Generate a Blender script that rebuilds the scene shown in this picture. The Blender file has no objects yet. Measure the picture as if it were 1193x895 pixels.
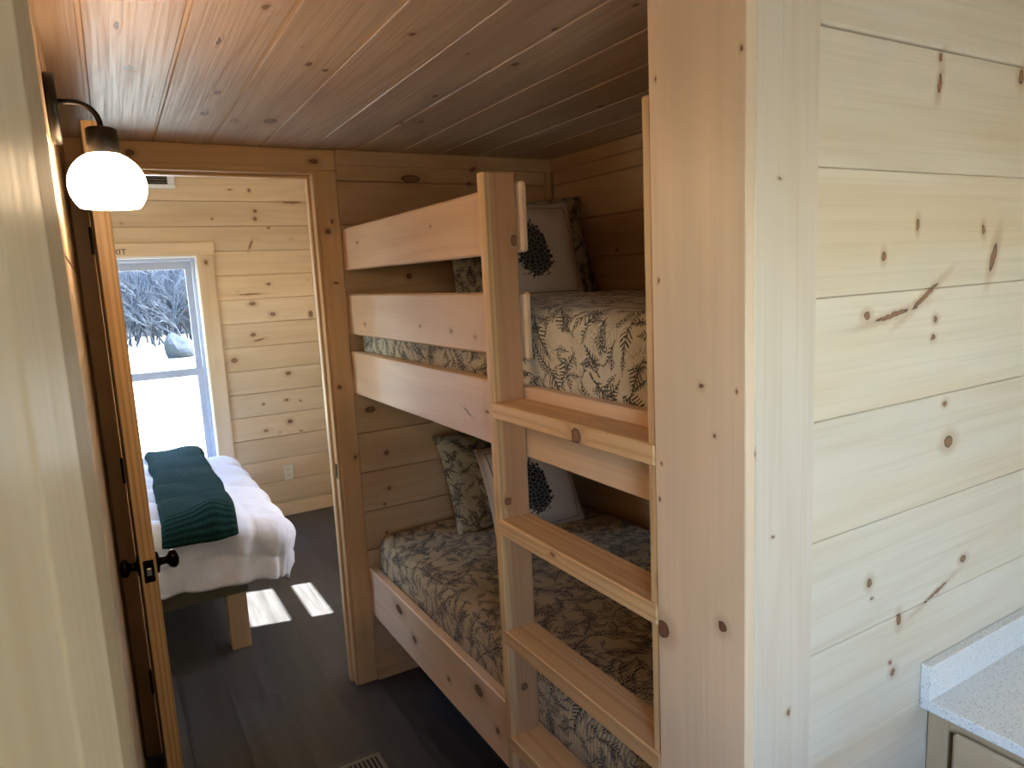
import bpy, bmesh, math, random
from mathutils import Vector, Matrix, noise

scene = bpy.context.scene
COL = scene.collection
random.seed(7)

# ------------------------------------------------------------------ camera
cam_data = bpy.data.cameras.new('camera')
cam = bpy.data.objects.new('camera', cam_data)
COL.objects.link(cam)
RIGHT = Vector((0.859795, -0.508332, -0.048488))
DOWN = Vector((-0.118083, -0.105545, -0.987379))
FWD = Vector((0.496799, 0.854669, -0.150773))
m = Matrix((RIGHT, -DOWN, -FWD)).transposed().to_4x4()
m.translation = Vector((0, 0, 1.68))
cam.matrix_world = m
cam_data.sensor_width = 36.0
cam_data.lens = 820.04 / 1193 * 36
cam_data.clip_start = 0.01
cam_data.clip_end = 400
cam_data.dof.use_dof = True
cam_data.dof.focus_distance = 2.2
cam_data.dof.aperture_fstop = 22.0
scene.camera = cam

# ------------------------------------------------------------------ light
scene.view_settings.view_transform = 'Standard'
scene.view_settings.look = 'None'
scene.view_settings.gamma = 1.0
scene.view_settings.use_curve_mapping = False
scene.view_settings.exposure = -0.5

SUN_TRAVEL = Vector((-1.0, 0.25, -1.25))
world = bpy.data.worlds.new('world')
scene.world = world
world.use_nodes = True
wn = world.node_tree
bg = wn.nodes['Background']
sky = wn.nodes.new('ShaderNodeTexSky')
sky.sky_type = 'NISHITA'
sky.sun_disc = False
sky.sun_elevation = math.radians(50.5)
sky.sun_rotation = math.radians(104)
tint = wn.nodes.new('ShaderNodeMix')
tint.data_type = 'RGBA'
tint.blend_type = 'MULTIPLY'
tint.inputs[0].default_value = 1.0
tint.inputs[7].default_value = (1.01, 1.0, 1.0, 1)     # camera balanced for the warm interior
wn.links.new(sky.outputs[0], tint.inputs[6])
wn.links.new(tint.outputs[2], bg.inputs[0])
bg.inputs[1].default_value = 8.0

sun_data = bpy.data.lights.new('sun', 'SUN')
sun_data.energy = 135.0
sun_data.angle = math.radians(0.53)
sun_data.color = (1.0, 0.97, 0.93)
sun = bpy.data.objects.new('sun', sun_data)
sun.rotation_euler = SUN_TRAVEL.to_track_quat('-Z', 'Y').to_euler()
COL.objects.link(sun)


def portal(name, loc, rot, sx, sy):
    d = bpy.data.lights.new(name, 'AREA')
    d.shape = 'RECTANGLE'
    d.size, d.size_y = sx, sy
    d.cycles.is_portal = True
    o = bpy.data.objects.new(name, d)
    o.location = loc
    o.rotation_euler = rot
    COL.objects.link(o)


# sky light enters through the windows only
portal('daylight_portal', (0.24, 5.40, 1.2), (math.radians(-90), 0, 0), 0.76, 1.5)
portal('daylight_portal', (1.99, 3.44, 1.52), (0, math.radians(90), 0), 0.7, 0.6)
portal('daylight_portal', (1.99, -1.05, 1.5), (0, math.radians(90), 0), 0.8, 0.9)
portal('daylight_portal', (-0.16, -0.80, 1.45), (0, math.radians(-90), 0), 1.1, 1.0)
portal('daylight_portal', (-1.68, 4.10, 1.45), (0, math.radians(-90), 0), 0.9, 1.0)

# ------------------------------------------------------------------ materials
MATS = {}


def new_mat(name):
    mt = bpy.data.materials.new(name)
    mt.use_nodes = True
    nt = mt.node_tree
    bsdf = nt.nodes['Principled BSDF']
    return mt, nt, bsdf


def N(nt, typ, **kw):
    n = nt.nodes.new(typ)
    for k, v in kw.items():
        setattr(n, k, v)
    return n


def put(nt, sock, v):
    if isinstance(v, bpy.types.NodeSocket):
        nt.links.new(v, sock)
    elif v is not None:
        sock.default_value = v


def M(nt, op, a, b=None, c=None):
    n = N(nt, 'ShaderNodeMath', operation=op)
    put(nt, n.inputs[0], a)
    put(nt, n.inputs[1], b)
    put(nt, n.inputs[2], c)
    return n.outputs[0]


def VM(nt, op, a, b=None):
    n = N(nt, 'ShaderNodeVectorMath', operation=op)
    put(nt, n.inputs[0], a)
    if b is not None:
        put(nt, n.inputs[1], b)
    return n.outputs['Value'] if op in ('LENGTH', 'DISTANCE', 'DOT_PRODUCT') else n.outputs[0]


def MIX(nt, f, a, b, mode='MIX'):
    n = N(nt, 'ShaderNodeMix', data_type='RGBA', blend_type=mode)
    put(nt, n.inputs[0], f)
    put(nt, n.inputs[6], a)
    put(nt, n.inputs[7], b)
    return n.outputs[2]


def SS(nt, v, lo, hi, a=0.0, b=1.0):
    n = N(nt, 'ShaderNodeMapRange', interpolation_type='SMOOTHSTEP')
    put(nt, n.inputs[0], v)
    n.inputs[1].default_value = lo
    n.inputs[2].default_value = hi
    n.inputs[3].default_value = a
    n.inputs[4].default_value = b
    return n.outputs[0]


def NOISE(nt, vec, scale, detail=2.0, rough=0.5, dist=0.0):
    n = N(nt, 'ShaderNodeTexNoise')
    put(nt, n.inputs['Vector'], vec)
    n.inputs['Scale'].default_value = scale
    n.inputs['Detail'].default_value = detail
    n.inputs['Roughness'].default_value = rough
    n.inputs['Distortion'].default_value = dist
    return n.outputs[0]


def rgb(c):
    return (c[0], c[1], c[2], 1.0)


def pine(name, light, dark, heart=None, knots=None, axes='xz', rand_knots=1.0, rough=0.42, grain=0.5, lines=11.0, coat=0.0, vary=0.12, split=None, stretch=(0.45, 5.0), fibre=0.22, relief=0.12, kcol=((0.22, 0.095, 0.04), (0.055, 0.026, 0.013)), halo_k=0.45):
    """Pine board: grain along the object's local X, knots at given places and/or scattered."""
    mt, nt, bsdf = new_mat(name)
    tc = N(nt, 'ShaderNodeTexCoord')
    oi = N(nt, 'ShaderNodeObjectInfo')
    off = N(nt, 'ShaderNodeCombineXYZ')
    for i, k in enumerate((31.7, 17.3, 23.9)):
        put(nt, off.inputs[i], M(nt, 'MULTIPLY', oi.outputs['Random'], k))
    p = VM(nt, 'ADD', tc.outputs['Object'], off.outputs[0])
    d = None
    if rand_knots:
        wob = NOISE(nt, p, 30.0, 2.0)
        q = VM(nt, 'MULTIPLY', p, (0.75, 1.0, 1.0))
        qq = VM(nt, 'ADD', q, VM(nt, 'MULTIPLY', wob, (0.006, 0.006, 0.006)))
        vo = N(nt, 'ShaderNodeTexVoronoi')
        put(nt, vo.inputs['Vector'], qq)
        vo.inputs['Scale'].default_value = 6.3
        d = M(nt, 'DIVIDE', vo.outputs['Distance'], 0.082 * rand_knots)
    if knots:
        geo = N(nt, 'ShaderNodeNewGeometry')
        wp = geo.outputs['Position']
        wobn = N(nt, 'ShaderNodeTexNoise')
        put(nt, wobn.inputs['Vector'], wp)
        wobn.inputs['Scale'].default_value = 70.0
        wobv = VM(nt, 'MULTIPLY', VM(nt, 'SUBTRACT', wobn.outputs['Color'], (0.5, 0.5, 0.5)), (0.009, 0.009, 0.009))
        wp = VM(nt, 'ADD', wp, wobv)
        for (u, v, ru, rv, a) in knots:
            ru, rv = ru * 0.78, rv * 0.78
            mp = N(nt, 'ShaderNodeMapping', vector_type='TEXTURE')
            put(nt, mp.inputs[0], wp)
            if axes == 'xz':
                mp.inputs[1].default_value = (u, 0, v)
                mp.inputs[2].default_value = (0, -a, 0)
                mp.inputs[3].default_value = (ru, 1e5, rv)
            elif axes == 'yz':
                mp.inputs[1].default_value = (0, u, v)
                mp.inputs[2].default_value = (a, 0, 0)
                mp.inputs[3].default_value = (1e5, ru, rv)
            else:
                mp.inputs[1].default_value = (u, v, 0)
                mp.inputs[2].default_value = (0, 0, a)
                mp.inputs[3].default_value = (ru, rv, 1e5)
            dd = VM(nt, 'LENGTH', mp.outputs[0])
            d = dd if d is None else M(nt, 'MINIMUM', d, dd)
    g = VM(nt, 'MULTIPLY', p, (stretch[0], stretch[1], stretch[1]))
    field = NOISE(nt, g, 1.0, 1.5, 0.45, 0.25)
    ph = M(nt, 'MULTIPLY', field, lines * 6.283)
    if d is not None:
        ph = M(nt, 'ADD', ph, M(nt, 'DIVIDE', 9.0, M(nt, 'ADD', 1.0, M(nt, 'MULTIPLY', d, d))))
    ln = M(nt, 'ADD', M(nt, 'MULTIPLY', M(nt, 'SINE', ph), 0.5), 0.5)
    ln = M(nt, 'POWER', ln, 2.2)
    fib = NOISE(nt, VM(nt, 'MULTIPLY', p, (2.5, 150.0, 150.0)), 1.0, 2.0)
    blot = NOISE(nt, VM(nt, 'MULTIPLY', p, (0.9, 7.0, 7.0)), 1.0, 2.0, 0.5)
    heart = heart or tuple(0.55 * a + 0.45 * b for a, b in zip(light, dark))
    c = MIX(nt, SS(nt, blot, 0.42, 0.72), rgb(light), rgb(heart))
    if split:
        so_ = N(nt, 'ShaderNodeSeparateXYZ')
        put(nt, so_.inputs[0], VM(nt, 'ADD', tc.outputs['Object'], VM(nt, 'MULTIPLY', field, (0, 0, 0.03))))
        c = MIX(nt, SS(nt, so_.outputs[2], split[0], split[1]), c, rgb(split[2]))
    c = MIX(nt, M(nt, 'MULTIPLY', ln, grain * 0.55), c, rgb(dark))
    c = MIX(nt, M(nt, 'MULTIPLY', SS(nt, fib, 0.45, 0.75), fibre), c, rgb(dark))
    vr = M(nt, 'ADD', M(nt, 'MULTIPLY', oi.outputs['Random'], vary), 1.0 - vary * 0.6)
    cc = N(nt, 'ShaderNodeCombineColor')
    for i in range(3):
        put(nt, cc.inputs[i], vr)
    c = MIX(nt, 1.0, c, cc.outputs[0], 'MULTIPLY')
    if d is not None:
        halo = SS(nt, d, 0.8, 3.0, 1.0, 0.0)
        c = MIX(nt, M(nt, 'MULTIPLY', halo, halo_k), c, (0.42, 0.23, 0.10, 1))
        core = SS(nt, d, 0.85, 1.05, 1.0, 0.0)
        ring = M(nt, 'MULTIPLY', core, SS(nt, d, 0.55, 0.9))
        kc = MIX(nt, ring, rgb(kcol[0]), rgb(kcol[1]))
        c = MIX(nt, M(nt, 'MULTIPLY', core, 0.94), c, kc)
    put(nt, bsdf.inputs['Base Color'], c)
    bsdf.inputs['Roughness'].default_value = rough
    put(nt, bsdf.inputs['Roughness'], SS(nt, fib, 0.2, 0.9, rough - 0.06, rough + 0.1))
    if coat:
        bsdf.inputs['Coat Weight'].default_value = coat
        bsdf.inputs['Coat Roughness'].default_value = 0.3
    bp = N(nt, 'ShaderNodeBump')
    bp.inputs['Strength'].default_value = relief
    bp.inputs['Distance'].default_value = 0.002
    put(nt, bp.inputs['Height'], M(nt, 'ADD', M(nt, 'MULTIPLY', ln, 0.5), fib))
    put(nt, bsdf.inputs['Normal'], bp.outputs[0])
    return mt


def plain(name, col, rough=0.5, metal=0.0, noise_amt=0.0, scale=60.0, bump=0.0):
    mt, nt, bsdf = new_mat(name)
    bsdf.inputs['Roughness'].default_value = rough
    bsdf.inputs['Metallic'].default_value = metal
    tc = N(nt, 'ShaderNodeTexCoord')
    n = NOISE(nt, tc.outputs['Object'], scale, 3.0)
    a = tuple(max(0, x * (1 - noise_amt)) for x in col)
    b = tuple(min(1, x * (1 + noise_amt)) for x in col)
    put(nt, bsdf.inputs['Base Color'], MIX(nt, n, rgb(a), rgb(b)))
    if bump:
        bp = N(nt, 'ShaderNodeBump')
        bp.inputs['Strength'].default_value = bump
        bp.inputs['Distance'].default_value = 0.003
        put(nt, bp.inputs['Height'], n)
        put(nt, bsdf.inputs['Normal'], bp.outputs[0])
    return mt


K_END = [(1.262, 2.006, 0.0077, 0.0094, 0), (1.262, 1.965, 0.0078, 0.0218, -0.2), (1.12, 1.683, 0.0071, 0.0111, 0), (1.213, 1.733, 0.0057, 0.0128, 0), (1.426, 1.723, 0.0071, 0.0124, 0.2), (1.465, 1.672, 0.012, 0.0384, -0.35), (1.244, 1.612, 0.06, 0.0065, 0.5), (1.149, 1.585, 0.0642, 0.0055, 0.15), (1.079, 1.589, 0.0116, 0.0084, 0), (1.279, 1.569, 0.0083, 0.0077, 0), (1.274, 1.537, 0.0083, 0.0062, 0), (1.322, 1.411, 0.0087, 0.0065, 0), (1.34, 1.337, 0.02, 0.015, 0), (1.107, 1.121, 0.0101, 0.0113, 0.2), (1.116, 1.09, 0.0051, 0.0033, 0), (1.412, 1.088, 0.0129, 0.0091, 0), (1.319, 1.044, 0.0545, 0.0044, 0.3), (1.2, 1.024, 0.009, 0.0154, 0.1), (1.187, 0.925, 0.0111, 0.0087, 0), (1.177, 0.947, 0.0055, 0.0052, 0), (1.531, 2.0, 0.0128, 0.018, 0)]
K_COLX = [(0.685, 1.963, 0.0037, 0.0053, 0), (0.852, 1.964, 0.0027, 0.0049, 0), (0.852, 1.662, 0.0029, 0.0054, 0), (0.761, 1.503, 0.0059, 0.0056, 0), (0.734, 1.431, 0.004, 0.0029, 0), (0.693, 1.502, 0.0025, 0.0037, 0), (0.851, 1.364, 0.003, 0.0034, 0), (0.859, 1.301, 0.003, 0.005, 0), (0.855, 1.071, 0.0209, 0.0206, 0), (0.721, 1.132, 0.0102, 0.0113, 0)]
K_COLY = [(0.842, 1.798, 0.0044, 0.0023, 0), (0.832, 1.275, 0.0048, 0.0027, 0), (0.872, 0.974, 0.0053, 0.0075, 0), (0.792, 1.41, 0.0026, 0.0076, 0)]
K_FAR = [(1.017, 2.359, 0.0115, 0.0145, 0), (0.893, 2.363, 0.0168, 0.0057, 0), (1.043, 2.219, 0.0174, 0.0147, 0), (1.038, 2.167, 0.0174, 0.0176, 0), (0.757, 2.167, 0.0082, 0.0086, 0), (0.991, 1.99, 0.009, 0.0414, -0.4), (1.303, 2.28, 0.0854, 0.009, 0), (1.086, 1.711, 0.0178, 0.0121, 0), (0.962, 1.579, 0.0291, 0.018, 0), (1.095, 1.497, 0.024, 0.0184, 0), (0.951, 1.646, 0.1, 0.006, 0), (0.946, 1.361, 0.0234, 0.0182, 0), (0.801, 1.191, 0.0285, 0.0241, 0), (1.163, 1.059, 0.0246, 0.0189, 0), (1.132, 0.865, 0.0185, 0.0127, 0), (0.967, 0.855, 0.0119, 0.0094, 0), (1.142, 0.703, 0.0248, 0.0192, 0), (0.966, 0.659, 0.018, 0.0126, 0), (1.216, 0.62, 0.0126, 0.0065, 0), (1.365, 1.479, 0.019, 0.0314, 0), (0.983, 1.321, 0.0471, 0.0082, 0.2)]
K_CEIL = [(0.133, 1.89, 0.0155, 0.0288, 0), (0.099, 1.613, 0.0057, 0.0307, 0), (0.341, 2.044, 0.008, 0.022, 0), (0.34, 2.286, 0.0126, 0.0351, 0), (0.497, 1.723, 0.0091, 0.0201, 0), (0.536, 2.329, 0.025, 0.045, 0), (0.438, 2.348, 0.0102, 0.0244, 0), (0.64, 1.446, 0.01, 0.015, 0), (0.809, 1.52, 0.0056, 0.0116, 0), (0.894, 1.888, 0.0091, 0.0179, 0), (0.954, 1.549, 0.012, 0.0189, 0), (0.908, 1.304, 0.0103, 0.0136, 0), (0.977, 1.131, 0.0064, 0.0108, 0), (0.929, 2.244, 0.0103, 0.0251, 0), (0.984, 2.201, 0.0104, 0.0245, 0), (1.435, 1.832, 0.0134, 0.0194, 0), (0.546, 1.756, 0.0094, 0.0141, 0), (0.287, 1.633, 0.0047, 0.0337, 0), (0.336, 1.41, 0.0071, 0.017, 0)]
K_RAIL = [(1.905, 1.834, 0.0087, 0.0038, 0), (2.565, 1.831, 0.0129, 0.0061, 0), (2.552, 1.53, 0.0131, 0.0077, 0), (2.031, 1.542, 0.0102, 0.0061, 0), (1.81, 1.536, 0.0116, 0.0078, 0), (1.664, 1.526, 0.0106, 0.0072, 0), (1.61, 1.331, 0.0101, 0.0037, 0), (1.726, 1.314, 0.0261, 0.004, 0.4), (2.408, 0.455, 0.045, 0.0207, 0), (2.269, 0.395, 0.0237, 0.0162, 0), (1.762, 0.455, 0.0358, 0.022, 0), (1.982, 0.381, 0.0156, 0.0112, 0), (1.654, 0.384, 0.016, 0.0125, 0)]
K_POST = [(0.845, 1.762, 0.0116, 0.0175, 0), (0.795, 1.15, 0.0132, 0.0127, 0), (0.815, 0.662, 0.0124, 0.0137, 0)]
K_CAS = [(0.807, 1.885, 0.0133, 0.0129, 0), (0.775, 2.146, 0.0228, 0.0126, 0), (0.161, 2.151, 0.018, 0.0139, 0), (0.801, 1.278, 0.0103, 0.0103, 0), (0.823, 1.688, 0.0136, 0.0046, 0), (0.827, 1.924, 0.0067, 0.0097, 0), (0.84, 0.985, 0.0108, 0.0107, 0)]
K_BUNKW = [(1.167, 2.093, 0.0569, 0.0205, 0), (1.451, 2.139, 0.0167, 0.0107, 0), (1.434, 2.078, 0.0125, 0.0107, 0), (1.13, 1.702, 0.0153, 0.0141, 0), (0.975, 0.979, 0.0151, 0.0146, 0), (0.975, 0.826, 0.0114, 0.0111, 0), (0.95, 0.763, 0.0075, 0.0074, 0), (0.92, 1.17, 0.0292, 0.0178, 0)]
K_TREAD = [(1.089, 1.37, 0.0224, 0.0207, 0.3), (1.19, 1.095, 0.012, 0.006, 0)]

PALE_L, PALE_D = (0.75, 0.66, 0.54), (0.58, 0.46, 0.32)
WALL_L, WALL_D = (0.73, 0.55, 0.35), (0.54, 0.36, 0.19)
LUM_L, LUM_D = (0.74, 0.49, 0.26), (0.48, 0.25, 0.10)
CAS_L, CAS_D = (0.74, 0.50, 0.26), (0.52, 0.29, 0.12)
m_end = pine('pine_end_wall', PALE_L, PALE_D, (0.70, 0.56, 0.39), K_END, 'xz', 0, 0.45, 0.3, 9, fibre=0.3, kcol=((0.25, 0.10, 0.035), (0.035, 0.015, 0.008)), halo_k=0.5)
m_colx = pine('pine_column_face', (0.78, 0.57, 0.40), PALE_D, None, K_COLX, 'yz', 0, 0.4, 0.4, 8, fibre=0.3, kcol=((0.20, 0.075, 0.04), (0.07, 0.03, 0.018)))
m_coly = pine('pine_column_trim', (0.72, 0.61, 0.50), PALE_D, None, K_COLY, 'xz', 0, 0.42, 0.4, 10, fibre=0.35)
m_far = pine('pine_far_wall', WALL_L, WALL_D, None, K_FAR, 'xz', 0.55, 0.42, 0.4, 9, vary=0.25)
m_wall = pine('pine_wall', WALL_L, WALL_D, None, None, 'xz', 1.0, 0.42, 0.4, 9)
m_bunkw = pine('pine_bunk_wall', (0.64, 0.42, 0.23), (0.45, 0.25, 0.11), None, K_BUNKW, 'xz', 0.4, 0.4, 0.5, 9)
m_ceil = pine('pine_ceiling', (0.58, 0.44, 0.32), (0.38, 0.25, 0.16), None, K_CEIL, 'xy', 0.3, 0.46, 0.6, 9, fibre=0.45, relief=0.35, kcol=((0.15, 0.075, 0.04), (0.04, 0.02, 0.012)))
m_rail = pine('pine_rail', (0.80, 0.56, 0.37), (0.56, 0.33, 0.17), None, K_RAIL, 'yz', 0, 0.34, 0.35, 8)
m_post = pine('fir_post', (0.68, 0.46, 0.24), (0.40, 0.19, 0.08), (0.62, 0.38, 0.18), K_POST, 'xz', 0, 0.45, 0.8, 14, split=(0.046, 0.032, (0.50, 0.27, 0.14)), stretch=(0.25, 9.0))
m_tread = pine('fir_tread', LUM_L, LUM_D, (0.64, 0.39, 0.19), K_TREAD, 'yz', 0, 0.42, 0.95, 16, stretch=(0.12, 9.0))
m_case = pine('pine_casing', CAS_L, CAS_D, (0.60, 0.33, 0.13), K_CAS, 'xz', 0, 0.42, 0.45, 9)
m_trim = pine('pine_trim', (0.66, 0.46, 0.25), CAS_D, None, None, 'xz', 0.6, 0.45, 0.45, 9)
m_door = pine('fir_door_edge', (0.80, 0.56, 0.28), (0.46, 0.24, 0.08), None, None, 'xz', 0, 0.4, 1.0, 14, stretch=(0.06, 12.0))
m_near = pine('pine_near_casing', (0.72, 0.62, 0.46), (0.52, 0.42, 0.28), None, None, 'xz', 0, 0.45, 0.6, 7)
m_brown = pine('brown_pine_casing', (0.40, 0.32, 0.21), (0.28, 0.21, 0.12), None, None, 'xz', 0, 0.55, 0.5, 8)  # browner, darker pine for one of the near casing boards
m_bedwood = pine('shaded_bed_rail', (0.17, 0.155, 0.10), (0.09, 0.08, 0.05), None, None, 'xz', 0.5, 0.6, 0.6, 10)  # greenish wood, darkened in colour for the shade under the comforter
m_leg = pine('pine_bed_leg', (0.62, 0.47, 0.30), (0.45, 0.30, 0.16), None, None, 'xz', 0.7, 0.5, 0.5, 9)
m_cab = pine('cabinet_wood', (0.52, 0.38, 0.24), (0.42, 0.29, 0.17), None, None, 'xz', 0, 0.38, 0.4, 12, vary=0.05)
m_dark = plain('dark_void', (0.05, 0.035, 0.025), 0.9)
m_black = plain('black_metal', (0.018, 0.016, 0.015), 0.38, 0.6, 0.2)
m_bronze = plain('oiled_bronze', (0.014, 0.009, 0.007), 0.22, 0.8, 0.3)
m_vinyl = plain('white_vinyl', (0.44, 0.47, 0.55), 0.35)  # white vinyl greyed: the shade of its backlit side is in the colour
m_white = plain('white_paint', (0.80, 0.80, 0.80), 0.5)
m_ivory = plain('ivory_plastic', (0.76, 0.70, 0.52), 0.4)
m_reg = plain('register_metal', (0.22, 0.20, 0.17), 0.45, 0.5)
m_slot = plain('slot_black', (0.01, 0.01, 0.01), 0.8)
m_steel = plain('brushed_steel', (0.45, 0.45, 0.46), 0.35, 1.0)


def make_floor_mat():
    mt, nt, bsdf = new_mat('dark_laminate')
    tc = N(nt, 'ShaderNodeTexCoord')
    oi = N(nt, 'ShaderNodeObjectInfo')
    off = N(nt, 'ShaderNodeCombineXYZ')
    put(nt, off.inputs[0], M(nt, 'MULTIPLY', oi.outputs['Random'], 40.0))
    put(nt, off.inputs[1], M(nt, 'MULTIPLY', oi.outputs['Random'], 13.0))
    p = VM(nt, 'ADD', tc.outputs['Object'], off.outputs[0])
    a = NOISE(nt, VM(nt, 'MULTIPLY', p, (1.5, 22.0, 22.0)), 1.0, 4.0, 0.6)
    c = MIX(nt, SS(nt, a, 0.3, 0.75), (0.032, 0.030, 0.030, 1), (0.064, 0.060, 0.059, 1))
    v = M(nt, 'ADD', 0.85, M(nt, 'MULTIPLY', oi.outputs['Random'], 0.3))
    cc = N(nt, 'ShaderNodeCombineColor')
    for i in range(3):
        put(nt, cc.inputs[i], v)
    c = MIX(nt, 1.0, c, cc.outputs[0], 'MULTIPLY')
    put(nt, bsdf.inputs['Base Color'], c)
    put(nt, bsdf.inputs['Roughness'], SS(nt, a, 0.2, 0.8, 0.38, 0.52))
    bp = N(nt, 'ShaderNodeBump')
    bp.inputs['Strength'].default_value = 0.08
    bp.inputs['Distance'].default_value = 0.001
    put(nt, bp.inputs['Height'], a)
    put(nt, bsdf.inputs['Normal'], bp.outputs[0])
    return mt


def make_quartz():
    mt, nt, bsdf = new_mat('speckled_quartz')
    tc = N(nt, 'ShaderNodeTexCoord')
    p = tc.outputs['Object']
    c = rgb((0.80, 0.78, 0.76))
    for sc_, th, col in ((170.0, 0.22, (0.30, 0.30, 0.34)), (320.0, 0.25, (0.42, 0.40, 0.40)), (260.0, 0.2, (0.95, 0.95, 0.95))):
        vo = N(nt, 'ShaderNodeTexVoronoi')
        put(nt, vo.inputs['Vector'], VM(nt, 'ADD', p, (sc_, 0.3, 0.1)))
        vo.inputs['Scale'].default_value = sc_
        sel = M(nt, 'GREATER_THAN', vo.outputs['Color'], 0.45)
        c = MIX(nt, M(nt, 'MULTIPLY', M(nt, 'MULTIPLY', SS(nt, vo.outputs['Distance'], th, th + 0.15, 1.0, 0.0), sel), 0.5), c, rgb(col))
    put(nt, bsdf.inputs['Base Color'], c)
    bsdf.inputs['Roughness'].default_value = 0.22
    return mt


def make_toile(name, base, ink, rib=0.0):
    """Printed quilt cotton: scattered pine sprigs and twigs on cream, with fine quilting relief. UVs are metres."""
    mt, nt, bsdf = new_mat(name)
    uv = N(nt, 'ShaderNodeTexCoord').outputs['UV']
    warp = N(nt, 'ShaderNodeTexNoise')
    put(nt, warp.inputs['Vector'], uv)
    warp.inputs['Scale'].default_value = 14.0
    wv = VM(nt, 'MULTIPLY', VM(nt, 'SUBTRACT', warp.outputs['Color'], (0.5, 0.5, 0.5)), (0.035, 0.035, 0.0))
    p0 = VM(nt, 'ADD', uv, wv)
    total = None
    for k, (sc_, rad, needles, offs) in enumerate(((9.0, 0.50, 13.0, (0.0, 0.0, 0.0)), (12.0, 0.46, 11.0, (3.37, 1.91, 0.0)), (16.0, 0.42, 9.0, (7.1, 5.3, 0.0)), (21.0, 0.44, 8.0, (11.7, 2.9, 0.0)))):
        p = VM(nt, 'ADD', p0, offs)
        vo = N(nt, 'ShaderNodeTexVoronoi', voronoi_dimensions='2D')
        put(nt, vo.inputs['Vector'], p)
        vo.inputs['Scale'].default_value = sc_
        dv = VM(nt, 'SUBTRACT', VM(nt, 'MULTIPLY', p, (sc_, sc_, 0)), VM(nt, 'MULTIPLY', vo.outputs['Position'], (sc_, sc_, 0)))
        # bend each motif by its own angle
        cellsep = N(nt, 'ShaderNodeSeparateColor')
        put(nt, cellsep.inputs[0], vo.outputs['Color'])
        rot = N(nt, 'ShaderNodeVectorRotate', rotation_type='Z_AXIS')
        put(nt, rot.inputs['Vector'], dv)
        put(nt, rot.inputs['Angle'], M(nt, 'MULTIPLY', cellsep.outputs[0], 6.28))
        sx = N(nt, 'ShaderNodeSeparateXYZ')
        put(nt, sx.inputs[0], rot.outputs[0])
        x, y = sx.outputs[0], sx.outputs[1]
        ax = M(nt, 'ABSOLUTE', x)
        r = VM(nt, 'LENGTH', dv)
        # herringbone needles either side of a stem: stripes slanted away from the axis
        st = M(nt, 'SINE', M(nt, 'MULTIPLY', M(nt, 'SUBTRACT', y, M(nt, 'MULTIPLY', ax, 0.9)), needles * 4.6))
        need = SS(nt, st, -0.1, 0.35)
        shape = SS(nt, M(nt, 'ADD', M(nt, 'MULTIPLY', ax, 1.7), M(nt, 'MULTIPLY', M(nt, 'ABSOLUTE', y), 0.9)), rad * 0.8, rad, 1.0, 0.0)
        stem = SS(nt, ax, 0.015, 0.035, 1.0, 0.0)
        stem = M(nt, 'MULTIPLY', stem, SS(nt, r, rad * 1.2, rad * 1.5, 1.0, 0.0))
        pick = SS(nt, cellsep.outputs[1], 0.16, 0.20)
        e = M(nt, 'MULTIPLY', M(nt, 'MAXIMUM', M(nt, 'MULTIPLY', need, shape), stem), pick)
        total = e if total is None else M(nt, 'MAXIMUM', total, e)
    fine = NOISE(nt, VM(nt, 'MULTIPLY', uv, (1, 1, 1)), 190.0, 2.0, 0.7)
    total = M(nt, 'MULTIPLY', total, SS(nt, fine, 0.34, 0.46))
    scr = NOISE(nt, p0, 60.0, 3.0, 0.6, 2.0)
    scr = M(nt, 'MULTIPLY', SS(nt, M(nt, 'ABSOLUTE', M(nt, 'SUBTRACT', scr, 0.5)), 0.012, 0.03, 1.0, 0.0), SS(nt, NOISE(nt, p0, 7.0, 2.0), 0.5, 0.6))
    total = M(nt, 'MAXIMUM', total, M(nt, 'MULTIPLY', scr, 0.8))
    tone = NOISE(nt, uv, 5.0, 3.0)
    b = MIX(nt, tone, rgb(base), rgb(tuple(x * 0.86 for x in base)))
    c = MIX(nt, M(nt, 'MULTIPLY', total, 0.97), b, rgb(ink))
    put(nt, bsdf.inputs['Base Color'], c)
    bsdf.inputs['Roughness'].default_value = 0.85
    bsdf.inputs['Sheen Weight'].default_value = 0.15
    q = N(nt, 'ShaderNodeTexVoronoi', voronoi_dimensions='2D', feature='SMOOTH_F1')
    put(nt, q.inputs['Vector'], p0)
    q.inputs['Scale'].default_value = 26.0
    h = M(nt, 'SUBTRACT', 1.0, q.outputs['Distance'])
    if rib:
        su = N(nt, 'ShaderNodeSeparateXYZ')
        put(nt, su.inputs[0], uv)
        h = M(nt, 'ADD', h, M(nt, 'MULTIPLY', M(nt, 'SINE', M(nt, 'MULTIPLY', su.outputs[1], 480.0)), rib))
    bp = N(nt, 'ShaderNodeBump')
    bp.inputs['Strength'].default_value = 0.55
    bp.inputs['Distance'].default_value = 0.008
    put(nt, bp.inputs['Height'], h)
    put(nt, bsdf.inputs['Normal'], bp.outputs[0])
    return mt


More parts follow.
